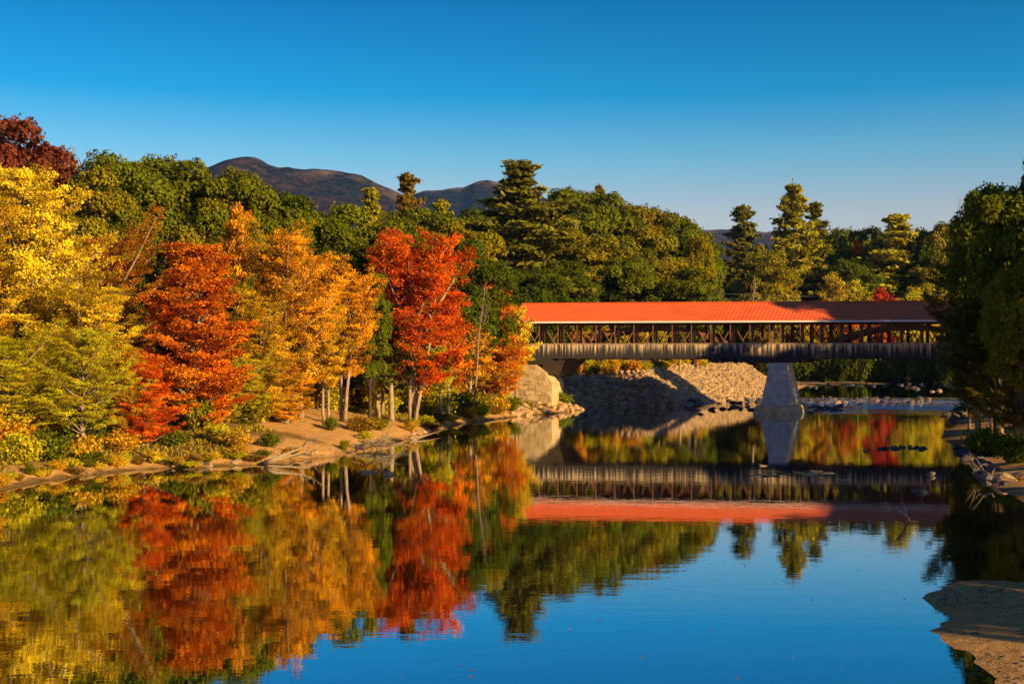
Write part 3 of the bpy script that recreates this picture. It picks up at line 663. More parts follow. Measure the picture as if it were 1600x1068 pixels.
# ---- behind the bridge, right
T('pine', 1, 1160, 323, 470, 50, PIN, 'dark pine right of the gap in the forest', 'pine tree')
T('pine', 0, 1240, 290, 470, 60, YPIN, 'tallest pine standing against the sky above the right of the bridge', 'pine tree')
T('pine', 1, 1274, 318, 480, 44, PIN, 'pine close behind the tallest pine on its right', 'pine tree')
T('pine', 2, 1402, 338, 470, 84, (0.46, 0.41, 0.025), 'wide yellow green pine above the shaded end of the roof', 'pine tree')
T('pine', 0, 1218, 385, 456, 34, YPIN, 'lower yellow green pine in front of the tallest pine', 'pine tree')
RB = 'trees behind the right of the bridge'
for k, x, top, D, hw, c, lab in (
    ('oak', 1195, 400, 440, 36, OLV, 'olive tree between the dark pine and the tallest pine'),
    ('oak', 1310, 362, 500, 40, GRN, 'green tree right of the tallest pine'),
    ('oak', 1355, 358, 480, 36, GRN, 'green tree left of the wide yellow green pine'),
    ('oak', 1330, 410, 462, 36, DGRN, 'dark green tree low between the tallest pine and the wide pine'),
    ('oak', 1450, 355, 470, 36, GRN, 'green tree right of the wide yellow green pine'),
    ('oak', 1492, 348, 466, 36, OLV, 'olive tree under the bare snag'),
    ('oak', 1465, 400, 458, 36, OLV, 'olive tree beside the dark trees of the right bank'),
    ('oak', 1130, 455, 462, 26, DGRN, 'dark bushy tree at the bottom of the gap in the forest'),
    ('slim', 1343, 372, 478, 14, SCAR, 'small red crown left of the wide yellow green pine'),
    ('slim', 1300, 428, 445, 26, (0.5, 0.36, 0.03), 'yellow orange tree just above the roof, below the tallest pine'),
    ('slim', 1375, 452, 445, 26, (0.60, 0.03, 0.03), 'crimson tree peeping over the shaded roof'),
    ('slim', 1335, 440, 445, 24, LIME, 'lime green tree just above the roof left of the crimson tree'),
    ('slim', 1425, 450, 445, 26, LIME, 'lime green tree just above the roof right of the crimson tree'),
    ('slim', 1228, 445, 451, 26, ORG, 'orange tree just above the roof under the lower pine'),
    ('slim', 1165, 462, 445, 24, GRN, 'green tree just above the roof under the dark pine'),
    ('slim', 1280, 470, 445, 24, ORG, 'orange tree seen through the bridge right of the pier'),
    ('slim', 1255, 478, 445, 22, YEL, 'yellow tree seen through the bridge above the pier'),
    ('slim', 1320, 480, 445, 24, SCAR, 'red tree seen through the bridge right of the pier'),
    ('slim', 1400, 482, 445, 26, LIME, 'lime tree seen through the shaded end of the bridge'),
    ('slim', 1355, 485, 445, 22, (0.6, 0.03, 0.03), 'crimson tree seen through the shaded end of the bridge'),
    ('slim', 1445, 482, 445, 24, YEL, 'yellow tree seen through the bridge near the right bank'),
    ('slim', 1190, 482, 445, 24, GRN, 'green tree seen through the bridge left of the pier')):
    T(k, int(x+D) % 4, x, top, D, hw*(1.5 if k == 'oak' and hw > 20 else 1.2), c, lab, 'tree', RB)
# small bright trees on top of the rubble slope, seen through and under the bridge
UB = 'small trees on top of the rubble slope'
for x, top, D, hw, c, lab in (
    (880, 505, 262, 22, GRN, 'small green tree on the rubble slope, leftmost under the roof'),
    (905, 512, 258, 18, ORG, 'small orange tree on the rubble slope, second from the left'),
    (935, 500, 268, 22, GOLD, 'small golden tree on the rubble slope, third from the left'),
    (965, 510, 264, 20, LIME, 'small lime tree on the rubble slope, fourth from the left'),
    (995, 505, 268, 20, YEL, 'small yellow tree on the rubble slope, below the middle of the left arch'),
    (1030, 512, 262, 20, LIME, 'small lime tree on the rubble slope, right of the small yellow one'),
    (1062, 506, 266, 20, GRN, 'small green tree on the rubble slope, fifth from the pier'),
    (1092, 508, 452, 18, GOLD, 'small golden tree on the rubble slope, near its top end'),
    (1125, 505, 450, 18, OLV, 'small olive tree on the rubble slope, second from the pier'),
    (1155, 508, 455, 18, DGRN, 'small dark tree behind the rubble slope, nearest the pier')):
    T('slim', int(x+D) % 2, x, top, D, hw, c, lab, 'tree', UB)
# dark wood behind the water right of the pier
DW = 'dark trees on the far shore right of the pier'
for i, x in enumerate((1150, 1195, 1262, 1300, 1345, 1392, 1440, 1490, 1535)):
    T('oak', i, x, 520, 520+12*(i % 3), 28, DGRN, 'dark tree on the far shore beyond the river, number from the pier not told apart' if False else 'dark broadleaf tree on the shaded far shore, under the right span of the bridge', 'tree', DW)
# ---- right bank
T('oak', 2, 1562, 300, 132, 82, GRN, 'dark green tree leaning over the right bank above the leaning trunks', 'tree', bark=M_BARK_P)
T('oak', 1, 1612, 250, 118, 92, GRN, 'tall dark green tree cut by the right edge of the photo', 'tree')
T('maple', 2, 1530, 385, 138, 80, (0.16, 0.13, 0.014), 'olive tree with browning leaves hiding the right end of the bridge', 'tree')
T('slim', 1, 1515, 455, 150, 34, (0.25, 0.17, 0.015), 'small brownish yellow tree in front of the right end of the bridge', 'tree')
T('oak', 2, 1604, 420, 110, 70, OLV, 'olive tree low at the right edge of the photo', 'tree')
T('oak', 3, 1574, 380, 175, 56, DGRN, 'dark green tree behind the right end of the bridge roof', 'tree')
T('oak', 2, 1530, 330, 215, 46, OLV, 'olive green tree beyond the right end of the roof', 'tree')
T('maple', 0, 1548, 500, 134, 46, OLV, 'low olive tree hanging over the leaning trunks of the right bank', 'tree')
T('cone', 1, 1590, 520, 126, 44, (0.20, 0.15, 0.014), 'low brownish tree at the right edge under the tall dark green tree', 'tree')
T('maple', 2, 1515, 560, 150, 30, DGRN, 'small dark tree over the boulders of the right bank', 'tree')
OFF = 'trees of the right bank past the right edge'
for (Xw, D, H, r, v) in ((101.5,171,48,8.5,0),(108,163,50,9,1),(101,175,40,7,2),(47,29,24,6,3),(54,34,26,7,1),(106,184,32,8,1),(112,198,24,8,2),(116,178,33,8,3),(96,196,27,7,1),(90,160,28,7,2),(98,148,31,7,3),(84,134,31,7,2),(80,118,31,7,3),
                         (74,104,26,7,0),(68,90,30,7,1),(62,76,28,7,2),(56,62,27,6.5,3),(50,50,25,6,0),(48,38,24,6,1),(44.5,20.5,21,5.5,2),(52,26,24,6,0),(98,138,31,7,0),(92,110,28,8,2),(82,84,26,8,3),
                         (172,352,32,9,0),(180,372,33,9,1),(190,395,34,9,2),(200,420,34,9,3),(212,445,34,9,0)):
    T('oak', v, 800+Xw*F/D, HOR-(H-CAM_H)*F/D, D, r*F/D, DGRN, 'tall broadleaf tree of the right bank standing past the right edge of the photo', 'tree', OFF)
tm, bm_, H0, _ = gen_bare(14, 5)
D = 330; e = empty('bare_tree', ((1500-800)*D/F, D, CAM_H+(HOR-305)*D/F-14)); tag(e, 'bare dead treetop standing against the sky at the upper right', 'tree'); link('trunk', tm, e); link('branches', bm_, e)
tm, bm_, H0, _ = gen_bare(16, 8)
D = 290; e = empty('bare_tree', ((1178-800)*D/F, D, CAM_H+(HOR-425)*D/F-16)); tag(e, 'pale bare tree behind the roof below the dark pine', 'tree'); link('trunk', tm, e); link('branches', bm_, e)
tm, bm_, H0, _ = gen_bare(20, 12, 0.3)
D = 176; e = empty('bare_tree', ((738-800)*D/F, D, gz((738-800)*D/F, D))); e.rotation_euler = (0, 0.10, 0); e.scale = (.5, .5, .95); tag(e, 'leaning bare grey tree between the scarlet and dark orange maples', 'tree'); link('trunk', tm, e); link('branches', bm_, e)
tm, bm_, H0, _ = gen_bare(26, 14, 0.34)
D = 160; e = empty('bare_tree', ((118-800)*D/F, D, CAM_H+(HOR-222)*D/F-26)); tag(e, 'nearly leafless tree right of the maroon maple', 'tree'); link('trunk', tm, e); link('branches', bm_, e)

# ---- shrubs
def march(x, y, zmin):
    D = np.arange(34, 430, 0.5); z = height((x-800)*D/F, D)
    k = np.nonzero((z > zmin) & (HOR+(CAM_H-z)*F/D <= y))[0]
    return float(D[k[0]]) if len(k) else float(D[-1])
def shrub(x, y, hw, top, col, lab, g=None, v=0, zg=None):
    # ground point seen at (x, y): march outwards from the shore
    D = march(x, y, 0.05)
    return T('shrub', v, x, top, float(D), hw, col, lab, 'shrub', g)
for i, (x, y, hw, top, c, lab) in enumerate((
    (25, 725, 34, 672, LIME, 'yellow green shrub on the left bank, nearest the left edge'),
    (75, 722, 36, 668, GRN, 'dark green shrub on the left bank under the golden maple'),
    (130, 718, 30, 680, GOLD, 'golden shrub on the left bank, third from the left edge'),
    (140, 722, 22, 702, GRN, 'small green shrub at the water left of the red maple'),
    (190, 705, 26, 672, GOLD, 'orange gold shrub at the left foot of the red maple'),
    (270, 698, 24, 668, GRN, 'green shrub between the trunks of the red maple'),
    (345, 692, 26, 660, LIME, 'yellow green shrub at the right foot of the red maple'),
    (370, 700, 26, 672, GOLD, 'dry golden shrub left of the round green bush'),
    (422, 698, 18, 674, GRN, 'round green bush on the sand above the driftwood log'),
    (400, 655, 40, 628, LIME, 'yellow green shrub under the large orange maple'),
    (455, 640, 30, 615, GOLD, 'golden shrub at the back of the sand, left of the slender trunks'),
    (517, 672, 12, 650, GRN, 'little green bush beside the left slender trunk'),
    (562, 675, 24, 648, (0.34, 0.20, 0.02), 'brown green bush right of the slender trunks'),
    (590, 672, 20, 650, OLV, 'olive bush on the sand below the scarlet maple stems'),
    (610, 640, 30, 612, GRN, 'green bush at the back of the sand left of the pale stems'),
    (560, 632, 30, 605, DGRN, 'dark bush in the shade behind the slender trunks'),
    (650, 664, 16, 648, LIME, 'small yellow bush at the water below the pale stems'),
    (680, 650, 30, 612, LIME, 'yellow green bush right of the pale stems'),
    (715, 645, 28, 610, GRN, 'green bush between the pale stems and the abutment'),
    (745, 642, 24, 608, OLV, 'olive bush third left of the abutment'),
    (775, 645, 20, 618, GOLD, 'golden bush second left of the abutment'),
    (800, 642, 16, 618, GRN, 'green bush touching the left foot of the abutment'),
    (880, 632, 14, 612, (0.20, 0.26, 0.02), 'green bush on the stones at the right foot of the abutment'),
    (1535, 712, 34, 668, DGRN, 'dark green shrub on the right gravel bank'),
    (1585, 725, 40, 672, DGRN, 'dark green shrub at the right edge, beside the other dark shrub'),
    (1508, 720, 16, 700, DGRN, 'low dark shrub at the water on the right bank'),
    (1470, 648, 20, 628, DGRN, 'dark shrub behind the right bank boulders'),
    )):
    shrub(x, y, hw, top, c, lab, None, i)
rs = random.Random(8)
LC = [LIME, GOLD, GRN, OLV, YEL, ORG, LIME, DGRN]
for i in range(46):
    x = -30+i*9.6+rs.uniform(-5, 5); D = float(np.interp(x, [-30, 100, 250, 410], [92, 98, 108, 118]))+rs.uniform(0, 14)
    zz = gz((x-800)*D/F, D); yb = HOR+(CAM_H-zz)*F/D
    T('shrub', i, x, yb-rs.uniform(34, 74), D, rs.uniform(24, 40), LC[i % 8], 'leafy bush in the thicket under the trees of the left bank', 'shrub', 'thicket under the trees of the left bank')
for i in range(34):
    x = 400+i*11.5+rs.uniform(-5, 5); D = float(np.interp(x, [400, 540, 640, 800], [137, 152, 164, 203]))+rs.uniform(0, 12)
    zz = gz((x-800)*D/F, D); yb = HOR+(CAM_H-zz)*F/D
    T('shrub', i, x, yb-rs.uniform(26, 52), D, rs.uniform(18, 28), LC[(i*3) % 8], 'leafy bush in the shade behind the sand and the pale trunks', 'shrub', 'thicket behind the sandy shore')
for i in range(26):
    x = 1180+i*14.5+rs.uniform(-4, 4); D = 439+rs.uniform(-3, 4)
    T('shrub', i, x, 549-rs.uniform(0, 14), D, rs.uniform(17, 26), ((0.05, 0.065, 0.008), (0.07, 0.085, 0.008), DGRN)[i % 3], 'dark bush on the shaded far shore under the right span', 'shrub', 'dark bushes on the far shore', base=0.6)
rs = random.Random(15)
for i in range(52):
    x = -20+i*15.5+rs.uniform(-7, 7)
    if 400 < x < 640 and rs.random() < .75: continue
    yw = float(np.interp(x, [p[0] for p in left[:22]], [p[1] for p in left[:22]])); yb = yw-rs.uniform(3, 13)
    D = march(x, yb, 0.12); zz = gz((x-800)*D/F, D); yb = HOR+(CAM_H-zz)*F/D
    T('shrub', i, x, yb-rs.uniform(8, 20), D, rs.uniform(9, 19), [OLV, GOLD, LIME, (0.30, 0.16, 0.03), GRN, YEL][i % 6], 'small tuft of dry grass and weeds close to the waterline of the left bank', 'grass tuft', 'tufts along the left waterline', name='grass_tuft')
rs = random.Random(3)
for i in range(22):
    x = 872+i*15+rs.uniform(-4, 4); Ds = np.arange(225, 290, 1.0); zs = height((x-800)*Ds/F, Ds); kk = np.nonzero(zs > 4.9+1.4*min(1, i/12))[0]
    if not len(kk): continue
    D = float(Ds[kk[0]])+rs.uniform(0, 4)
    T('shrub', i, x, 566-rs.uniform(0, 9), D, rs.uniform(9, 14), [GOLD, YEL, ORG, LIME, OLV, YEL][i % 6],
      'autumn coloured bush in the row along the top of the rubble slope', 'shrub', 'bushes along the top of the rubble slope', base=gz((x-800)*D/F, D)-.1)
# ground cover of the left bank: grasses and fallen leaves
n = 190000; cx = rng.uniform(-75, 5, n); cy = rng.uniform(70, 205, n); s_ = sdist(cx, cy); hh = height(cx, cy, s_)
keep = (s_ > 0.9) & (s_ < 30) & (fbm(cx*0.35, cy*0.35, 44) > 0.44)
for (px, py, r) in ((500, 672, 8), (560, 668, 7), (530, 660, 8.5), (700, 655, 5), (455, 690, 5.5), (600, 660, 6)):
    ax, ay = wp(px, py, 1.4); keep &= (((cx-ax)/r)**2+((cy-ay)/(r*1.3))**2) > 1.0
cx, cy, hh = cx[keep], cy[keep], hh[keep]; n = len(cx)
P = np.stack([cx, cy, hh+0.09+0.12*rng.random(n)], 1); up = np.tile([0, 0, 1.0], (n, 1))+rng.normal(size=(n, 3))*0.35
o = link('grass', leaf_mesh('grass', P, rng.normal(size=(n, 3))*np.array([1, 1, .3]), 0.13, rng.random(n), rng.random(n), 2.2, up)); o.color = (0.36, 0.24, 0.03, 1)
tag(o, 'dry grass and fallen leaves covering the left bank', 'grass', kind='stuff')
# far wood seen as a mass beyond the trees
n = 60000; cx = rng.uniform(-260, 420, n); cy = rng.uniform(560, 640, n); top_ = 26+10*fbm(cx*0.03, cy*0.03, 5)
top_ = np.where((cx > 150) & (cx < 195), 10, top_)
P = np.stack([cx, cy, 5+top_*rng.random(n)**0.6], 1)
o = link('far_wood', leaf_mesh('far_wood', P, rng.normal(size=(n, 3))+np.array([0, -.3, .4]), 3.2, rng.random(n), rng.random(n))); o.color = (*GRN, 1)
tag(o, 'distant green wood beyond the river, a single mass behind the trees', 'wood', kind='stuff')

# ------------------------------------------------------------------ covered bridge
TH = math.atan(0.145); BO = (41.5, 200.0); K = 0.30          # K: skew of the bridge
br = empty('covered_bridge', (BO[0], BO[1], CAM_H), -TH)
tag(br, 'long wooden covered bridge with a red metal roof and open trusses across the river', 'covered bridge')
S0, S1 = -42.3, 34.5; EZ, RZ, EV, RV, FV = 5.92, 9.05, -0.55, 4.7, 9.95
m = MB(); t = .07
def sk(s, v): return s+K*v
for (v0, z0, v1, z1) in ((EV, EZ, RV, RZ), (RV, RZ, FV, EZ)):
    a = [(sk(S0, v0), v0, z0), (sk(S1, v0), v0, z0), (sk(S1, v1), v1, z1), (sk(S0, v1), v1, z1)]
    m.add(a+[(x, y, z-t) for x, y, z in a], [(0,1,2,3),(7,6,5,4),(0,4,5,1),(1,5,6,2),(2,6,7,3),(3,7,4,0)])
m.build('roof', M_ROOF, br)
roof = br.children[0] if br.children else None
m = MB(); s = S0+.3
while s < S1:
    for (v0, z0, v1, z1) in ((EV, EZ, RV, RZ), (FV, EZ, RV, RZ)):
        m.bar((s+K*v0, v0, z0+.03), (s+K*v1, v1, z1+.03), .03, .03)
    s += 0.62
rfo = [o for o in COL.objects if o.parent == br][0]
m.build('standing_seams', M_ROOF, rfo)
m = MB(); m.bar((S0+K*RV, RV, RZ+.05), (S1+K*RV, RV, RZ+.05), .3, .09); m.build('ridge_cap', M_ROOF, rfo)
m = MB(); m.box(S0+K*EV, S1+K*EV, EV-.05, EV-.003, EZ-.26, EZ+.01); m.build('fascia', M_WHITE, rfo)
m = MB()     # gable ends
for s in (S0+.05, S1-.13):
    pr = [(0.1, EZ-.05), (RV, RZ-.16), (9.3, EZ-.05)]; nn = len(m.v)
    vs = [(s+K*v, v, z) for v, z in pr]+[(s+.08+K*v, v, z) for v, z in pr]
    m.add(vs, [(0,1,2),(5,4,3),(0,3,4,1),(1,4,5,2),(2,5,3,0)])
m.build('gable', M_TRUSS, br)
def lowz(s):
    if s < -36.2: return -.62
    if s < -35.2: return -.62*(-35.2-s)
    if -5.6 < s < 4.3: return -.62*min(1, (s+5.6)/1.1, (4.3-s)/1.1)
    return 0.0
def siding(v, name):
    m = MB(); s = S0-0.0; rn = random.Random(int(v*10)+4)
    while s < S1:
        wd = rn.uniform(.20, .30); a, b = s+K*0, s+wd-.008; off = rn.uniform(0, .018); zb = rn.uniform(-.03, .02)
        y0, y1 = (v-off, v+.05) if v < 1 else (v-.05, v+off)
        vs = [(a+K*v, y0, lowz(a)+zb), (b+K*v, y0, lowz(b)+zb), (b+K*v, y0, 2.28), (a+K*v, y0, 2.28)]
        m.add(vs+[(x, y1, z) for x, y, z in vs], [(0,1,2,3),(7,6,5,4),(0,4,5,1),(1,5,6,2),(2,6,7,3),(3,7,4,0)]); s += wd
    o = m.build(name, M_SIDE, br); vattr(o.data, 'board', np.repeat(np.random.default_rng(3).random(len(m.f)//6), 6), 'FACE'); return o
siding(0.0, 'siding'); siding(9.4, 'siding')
for v in (-.02, 9.42):
    m = MB(); m.box(S0+K*v, S1+K*v, v-.09, v+.12, 2.285, 2.42); m.build('rail', M_RAIL, br)
ps = [-1.25-3.02*k for k in range(14)]+[0.45+3.02*k for k in range(12)]
def pcopy(src, loc):
    c = src.copy(); COL.objects.link(c); c.parent = br; c.location = loc; return c
# outer posts
m = MB(); m.box(-.07, .07, -.07, .07, 2.42, EZ-.10); p0 = m.build('outer_post', M_TRUSS, br)
first = True
for v in (0.02, 9.38):
    for s in ps:
        if first: p0.location = (s+K*v, v, 0); first = False
        else: pcopy(p0, (s+K*v, v, 0))
m = MB(); m.box(-.22, .22, -.13, .13, 0.25, 5.45); p1 = m.build('truss_post', M_TRUSS, br)
m = MB(); m.bar((0.12, 0, 5.35), (2.95, 0, .4), .15, .27, (0, 1, 0)); b1 = m.build('brace', M_TRUSS, br)
m = MB(); m.bar((0.12, 0.17, .4), (2.95, 0.17, 5.35), .15, .27, (0, 1, 0)); b2 = m.build('counter_brace', M_TRUSS, br)
first = True
for v in (1.6, 7.8):
    for i, s in enumerate(ps):
        loc = (s+K*v, v, 0)
        if first: p1.location = loc; b1.location = loc; b2.location = loc; first = False; continue
        pcopy(p1, loc)
        if s < S1-3: pcopy(b1, loc); pcopy(b2, loc)
    m = MB(); m.box(S0+K*v, S1+K*v, v-.15, v+.15, 5.46, 5.80); m.build('top_chord', M_TRUSS, br)
    m = MB(); m.box(S0+K*v, S1+K*v, v-.16, v+.16, .02, .34); m.build('bottom_chord', M_TRUSS, br)
    for (a, b) in ((-37.5, -3.0), (2.0, 36.5)):          # laminated arches, inner side of each truss
        m = MB(); vv = v+(.36 if v < 4 else -.36); N = 26; pl = []
        for k in range(N+1):
            u = k/N; pl.append((a+(b-a)*u, -0.4+5.35*(1-(2*u-1)**2)))
        for k in range(N):
            (x0, z0), (x1, z1) = pl[k], pl[k+1]
            if x0 > S1-.5: break
            q = [(x0+K*vv, z0-.42), (x1+K*vv, z1-.42), (x1+K*vv, z1+.42), (x0+K*vv, z0+.42)]
            vs = [(x, vv-.13, z) for x, z in q]+[(x, vv+.13, z) for x, z in q]
            m.add(vs, [(0,1,2,3),(7,6,5,4),(0,4,5,1),(2,6,7,3)])
        m.build('arch', M_TRUSS, br)
m = MB(); m.box(S0, S1, 0.06, 9.33, .36, .52, K); m.build('deck', M_DECK, br)
fb = MB(); fb.box(-.15, .15, -.1, 9.5, -.13, .16, K); f0 = fb.build('floor_beam', M_DECK, br); f0.location = (ps[0]+.3, 0, 0)
for s in ps[1:]:
    if s < -36 or -5.6 < s < 4.3: continue
    pcopy(f0, (s+.3, 0, 0))
m = MB()
for s in ps: m.bar((s+K*0.1, 0.1, 5.66), (s+K*9.3, 9.3, 5.66), .14, .16)
m.build('tie_beams', M_TRUSS, br)
# bearing timbers and the raking strut at the abutment
m = MB(); m.box(S0-.2, -36.6, .05, 9.2, -.95, -.66, K); m.build('bearing_timber', M_DECK, br)
m = MB()
pr = [(-37.2, -.14), (-37.2, -2.6), (-35.9, -2.6), (-33.4, -.14)]
vs = [(s+K*v, v, z) for v in (.35, 9.0) for s, z in pr]
m.add(vs, [(0,1,2,3),(7,6,5,4),(0,4,5,1),(1,5,6,2),(2,6,7,3),(3,7,4,0)])
m.build('raking_strut', M_DECK, br)

# pier: coursed granite blocks, battered, skewed with the river
def stone_block_body(m, w0, w1, v0, v1, bat, z0, z1, skew, rn, courses, top_cap=0):
    """w0,w1 half widths at bottom/top"""
    zz = [z0+(z1-z0)*k/courses for k in range(courses+1)]
    def hw(z): return w0+(w1-w0)*(z-z0)/(z1-z0)
    def ve(z): return bat*(1-(z-z0)/(z1-z0))
    for k in range(courses):
        a, b = zz[k]+.012, zz[k+1]-.012; zm = (a+b)/2
        # core
        h = hw(zm)-.06; e = ve(zm)-.06
        m.box(-h, h, v0-e, v1+e, zz[k], zz[k+1], skew)
        # front and back blocks
        for fy, sgn in ((v0-ve(zm), -1), (v1+ve(zm), 1)):
            s = -hw(zm)
            while s < hw(zm)-.05:
                l = min(rn.uniform(.7, 1.5), hw(zm)-s)
                if hw(zm)-s-l < .35: l = hw(zm)-s
                d = rn.uniform(.0, .13); y0, y1 = sorted((fy+sgn*d, fy-sgn*.5))
                m.box(s+.025, s+l-.025, y0, y1, a+.01, b-.01, skew); s += l
        for sx in (-1, 1):
            y = v0-ve(zm)+.52
            while y < v1+ve(zm)-.55:
                l = min(rn.uniform(.8, 1.7), v1+ve(zm)-.52-y); d = rn.uniform(.0, .12)
                x0, x1 = sorted((sx*(hw(zm)+d), sx*(hw(zm)-.4)))
                m.box(x0, x1, y+.012, y+l-.012, a, b, skew); y += l
rn = random.Random(5)
pr_ = empty('stone_pier', (BO[0], BO[1], 0), -TH); tag(pr_, 'grey granite block pier in the river carrying the middle of the bridge', 'bridge pier')
m = MB(); stone_block_body(m, 2.45, 1.25, -.4, 9.6, .9, 1.25, 7.3, .19, rn, 11); o = m.build('shaft', M_PIER, pr_); vattr(o.data, 'board', np.repeat(np.random.default_rng(5).random(len(m.f)//6), 6), 'FACE')
m = MB(); m.box(-1.35, 1.35, -.55, 9.75, 7.31, 7.82, .19); m.build('cap', M_PIER, pr_)
m = MB()
vs = []
for z, g in ((-1.5, 1.25), (0.2, .95), (1.05, .75), (1.24, .45)):
    vs += [(sx*(2.45+g)+.19*(yy), yy, z) for sx, yy in ((-1, -1.3-g), (1, -1.3-g), (1, 10.5+g), (-1, 10.5+g))]
fs = [(0,3,2,1), (12,13,14,15)]
for k in range(3):
    for j in range(4): fs.append((k*4+j, k*4+(j+1) % 4, k*4+4+(j+1) % 4, k*4+4+j))
m.add(vs, fs); m.build('footing', M_ABUT, pr_)
# abutment on the left
ab = empty('stone_abutment', (BO[0], BO[1], 0), -TH); tag(ab, 'sunlit tan stone abutment under the left end of the bridge', 'abutment')
ab.location = (0.0+BO[0], BO[1], 0)
m = MB()
out = [(-47, -1), (-35.0, -1), (-35.0, 4.6), (-36.0, 6.3), (-37.6, 7.5), (-47, 7.5)]
n_ = len(out)
vs = [(x-.4, -1.0, z) for x, z in out]+[(x+.3, 10.5, z) for x, z in out]
m.add(vs, [tuple(range(n_)), tuple(range(2*n_-1, n_-1, -1))]+[(i, i+n_, (i+1) % n_+n_, (i+1) % n_) for i in range(n_)])
m.build('wall', M_ABUT, ab)
m = MB(); rn = random.Random(9); z = 1.0
while z < 7.2:       # slightly proud facing stones
    x = -46.8+rn.uniform(0, 1); hgt = .82
    while x < -35.3:
        l = rn.uniform(1.0, 2.4); xr = min(x+l, -35.05)
        lim = -35.05 if z+hgt < 4.6 else (-36.05 if z+hgt < 6.3 else -37.7)
        xr = min(xr, lim)
        if xr-x > .5: m.box(x+.04-K, xr-.04-K, -1.0-rn.uniform(.04, .13), -.9, z+.035, min(z+hgt, 7.48)-.035)
        x += l
    z += hgt
o = m.build('facing_stones', M_ABUT, ab); vattr(o.data, 'board', np.repeat(np.random.default_rng(6).random(len(m.f)//6), 6), 'FACE')
ab2 = empty('stone_abutment', (BO[0], BO[1], 0), -TH); tag(ab2, 'shaded stone abutment at the right end of the bridge, hidden behind dark trees', 'abutment')
m = MB(); m.box(31.5, 42, -1, 10.5, -1, 7.6, K); m.box(31.3, 42.1, -1.1, 10.6, 7.602, 7.82, K); m.build('wall', M_ABUT, ab2)

# ------------------------------------------------------------------ rocks
def rock_mesh(seed, flat=.7, n=2):
    import bmesh
    bm = bmesh.new(); bmesh.ops.create_icosphere(bm, subdivisions=n, radius=1.0); rn = random.Random(seed)
    pl = [(Vector((rn.uniform(-1, 1), rn.uniform(-1, 1), rn.uniform(-1, 1))).normalized(), rn.uniform(.55, .9)) for _ in range(9)]
    for v in bm.verts:
        for nrm, d in pl:
            k = v.co.dot(nrm)
            if k > d: v.co -= nrm*(k-d)*.9
        v.co *= rn.uniform(.95, 1.05); v.co.z *= flat
    me = bpy.data.meshes.new('rock'); bm.to_mesh(me); bm.free(); return me
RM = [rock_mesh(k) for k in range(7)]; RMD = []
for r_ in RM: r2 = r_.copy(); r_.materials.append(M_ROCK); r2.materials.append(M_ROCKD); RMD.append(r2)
rr = random.Random(21)
def rock(x, y, z, s, lab, cat='rock', grp=None, dark=False, name='boulder', sx=None, flat=1.0):
    o = link(name, (RMD if dark else RM)[rr.randrange(7)]); o.location = (x, y, z)
    o.scale = ((sx or rr.uniform(.8, 1.4))*s, rr.uniform(.8, 1.2)*s, rr.uniform(.75, 1.15)*s*flat); o.rotation_euler = (rr.uniform(-.3, .3), rr.uniform(-.3, .3), rr.uniform(0, 6.28) if sx is None else rr.uniform(-.2, .2))
    tag(o, lab, cat, grp); return o
# riprap slope: 300 largest as stones, the rest as one mass
cand = []
g2 = np.random.default_rng(3)
while len(cand) < 5200:
    x = g2.uniform(0, 76, 400); y = g2.uniform(205, 345, 400); s_ = sdist(x, y)
    k = (s_ > -0.6) & (s_ < 12.0) & (rip_mask(x, y) > .25) & (g2.random(400) < np.clip(1.25-y/420, 0, 1)); h_ = height(x, y, s_)
    cand += [(a, b, c, float(.2+.55*g2.random()**2.2)) for a, b, c in zip(x[k], y[k], h_[k])]
cand = cand[:5200]; cand.sort(key=lambda c: -c[3]/c[1])
for (x, y, z, s) in cand[:295]:
    rock(x, y, z+.05, s*1.15, 'angular stone lying in the rubble slope behind the bridge', 'stone', 'stones of the rubble slope', name='riprap_stone')
P_ = []; F_ = []
tmp = [(np.array([v.co[:] for v in r_.vertices]), [tuple(p.vertices) for p in r_.polygons]) for r_ in [rock_mesh(40+k, .75, 1) for k in range(6)]]
mb = MB()
for (x, y, z, s) in cand[295:]:
    vv, ff = tmp[rr.randrange(6)]; a = rr.random()*6.28; c_, s2 = math.cos(a), math.sin(a); k3 = s*1.1
    w3 = vv*np.array([rr.uniform(.8, 1.3), rr.uniform(.8, 1.2), rr.uniform(.8, 1.2)])*k3
    mb.add(np.stack([w3[:, 0]*c_-w3[:, 1]*s2+x, w3[:, 0]*s2+w3[:, 1]*c_+y, w3[:, 2]+z+.03], 1), ff)
o = mb.build('riprap_rubble', M_ROCK); tag(o, 'tan rubble stones packed over the slope behind the bridge', 'rubble', kind='stuff')
def rpx(px, py, s, lab, grp=None, dark=False, sx=None, flat=1.0, z=None):
    X_, D_ = wp(px, py); g_ = gz(X_, D_) if z is None else z
    if g_ > .1: 
        D_ = march(px, py, .02); X_ = (px-800)*D_/F; g_ = gz(X_, D_)
    return rock(X_, float(D_), max(g_, 0.0)+.12*s*flat, s, lab, 'rock', grp, dark, sx=sx, flat=flat)
rpx(1089, 632, 1.7, 'largest dark boulder in the water left of the pier', dark=True, flat=.9)
rpx(1073, 637, .6, 'small dark boulder left of the largest dark boulder', dark=True)
rpx(1092, 647, .55, 'low dark rock in the water below the largest dark boulder', dark=True, sx=1.6, flat=.5)
rpx(576, 738, .45, 'long flat rock in the calm water beside the left bank', sx=2.0, flat=.5)
rpx(607, 741, .42, 'small round rock right of the long flat rock in the calm water')
G1 = 'dark rocks in the shallows beside the pier'
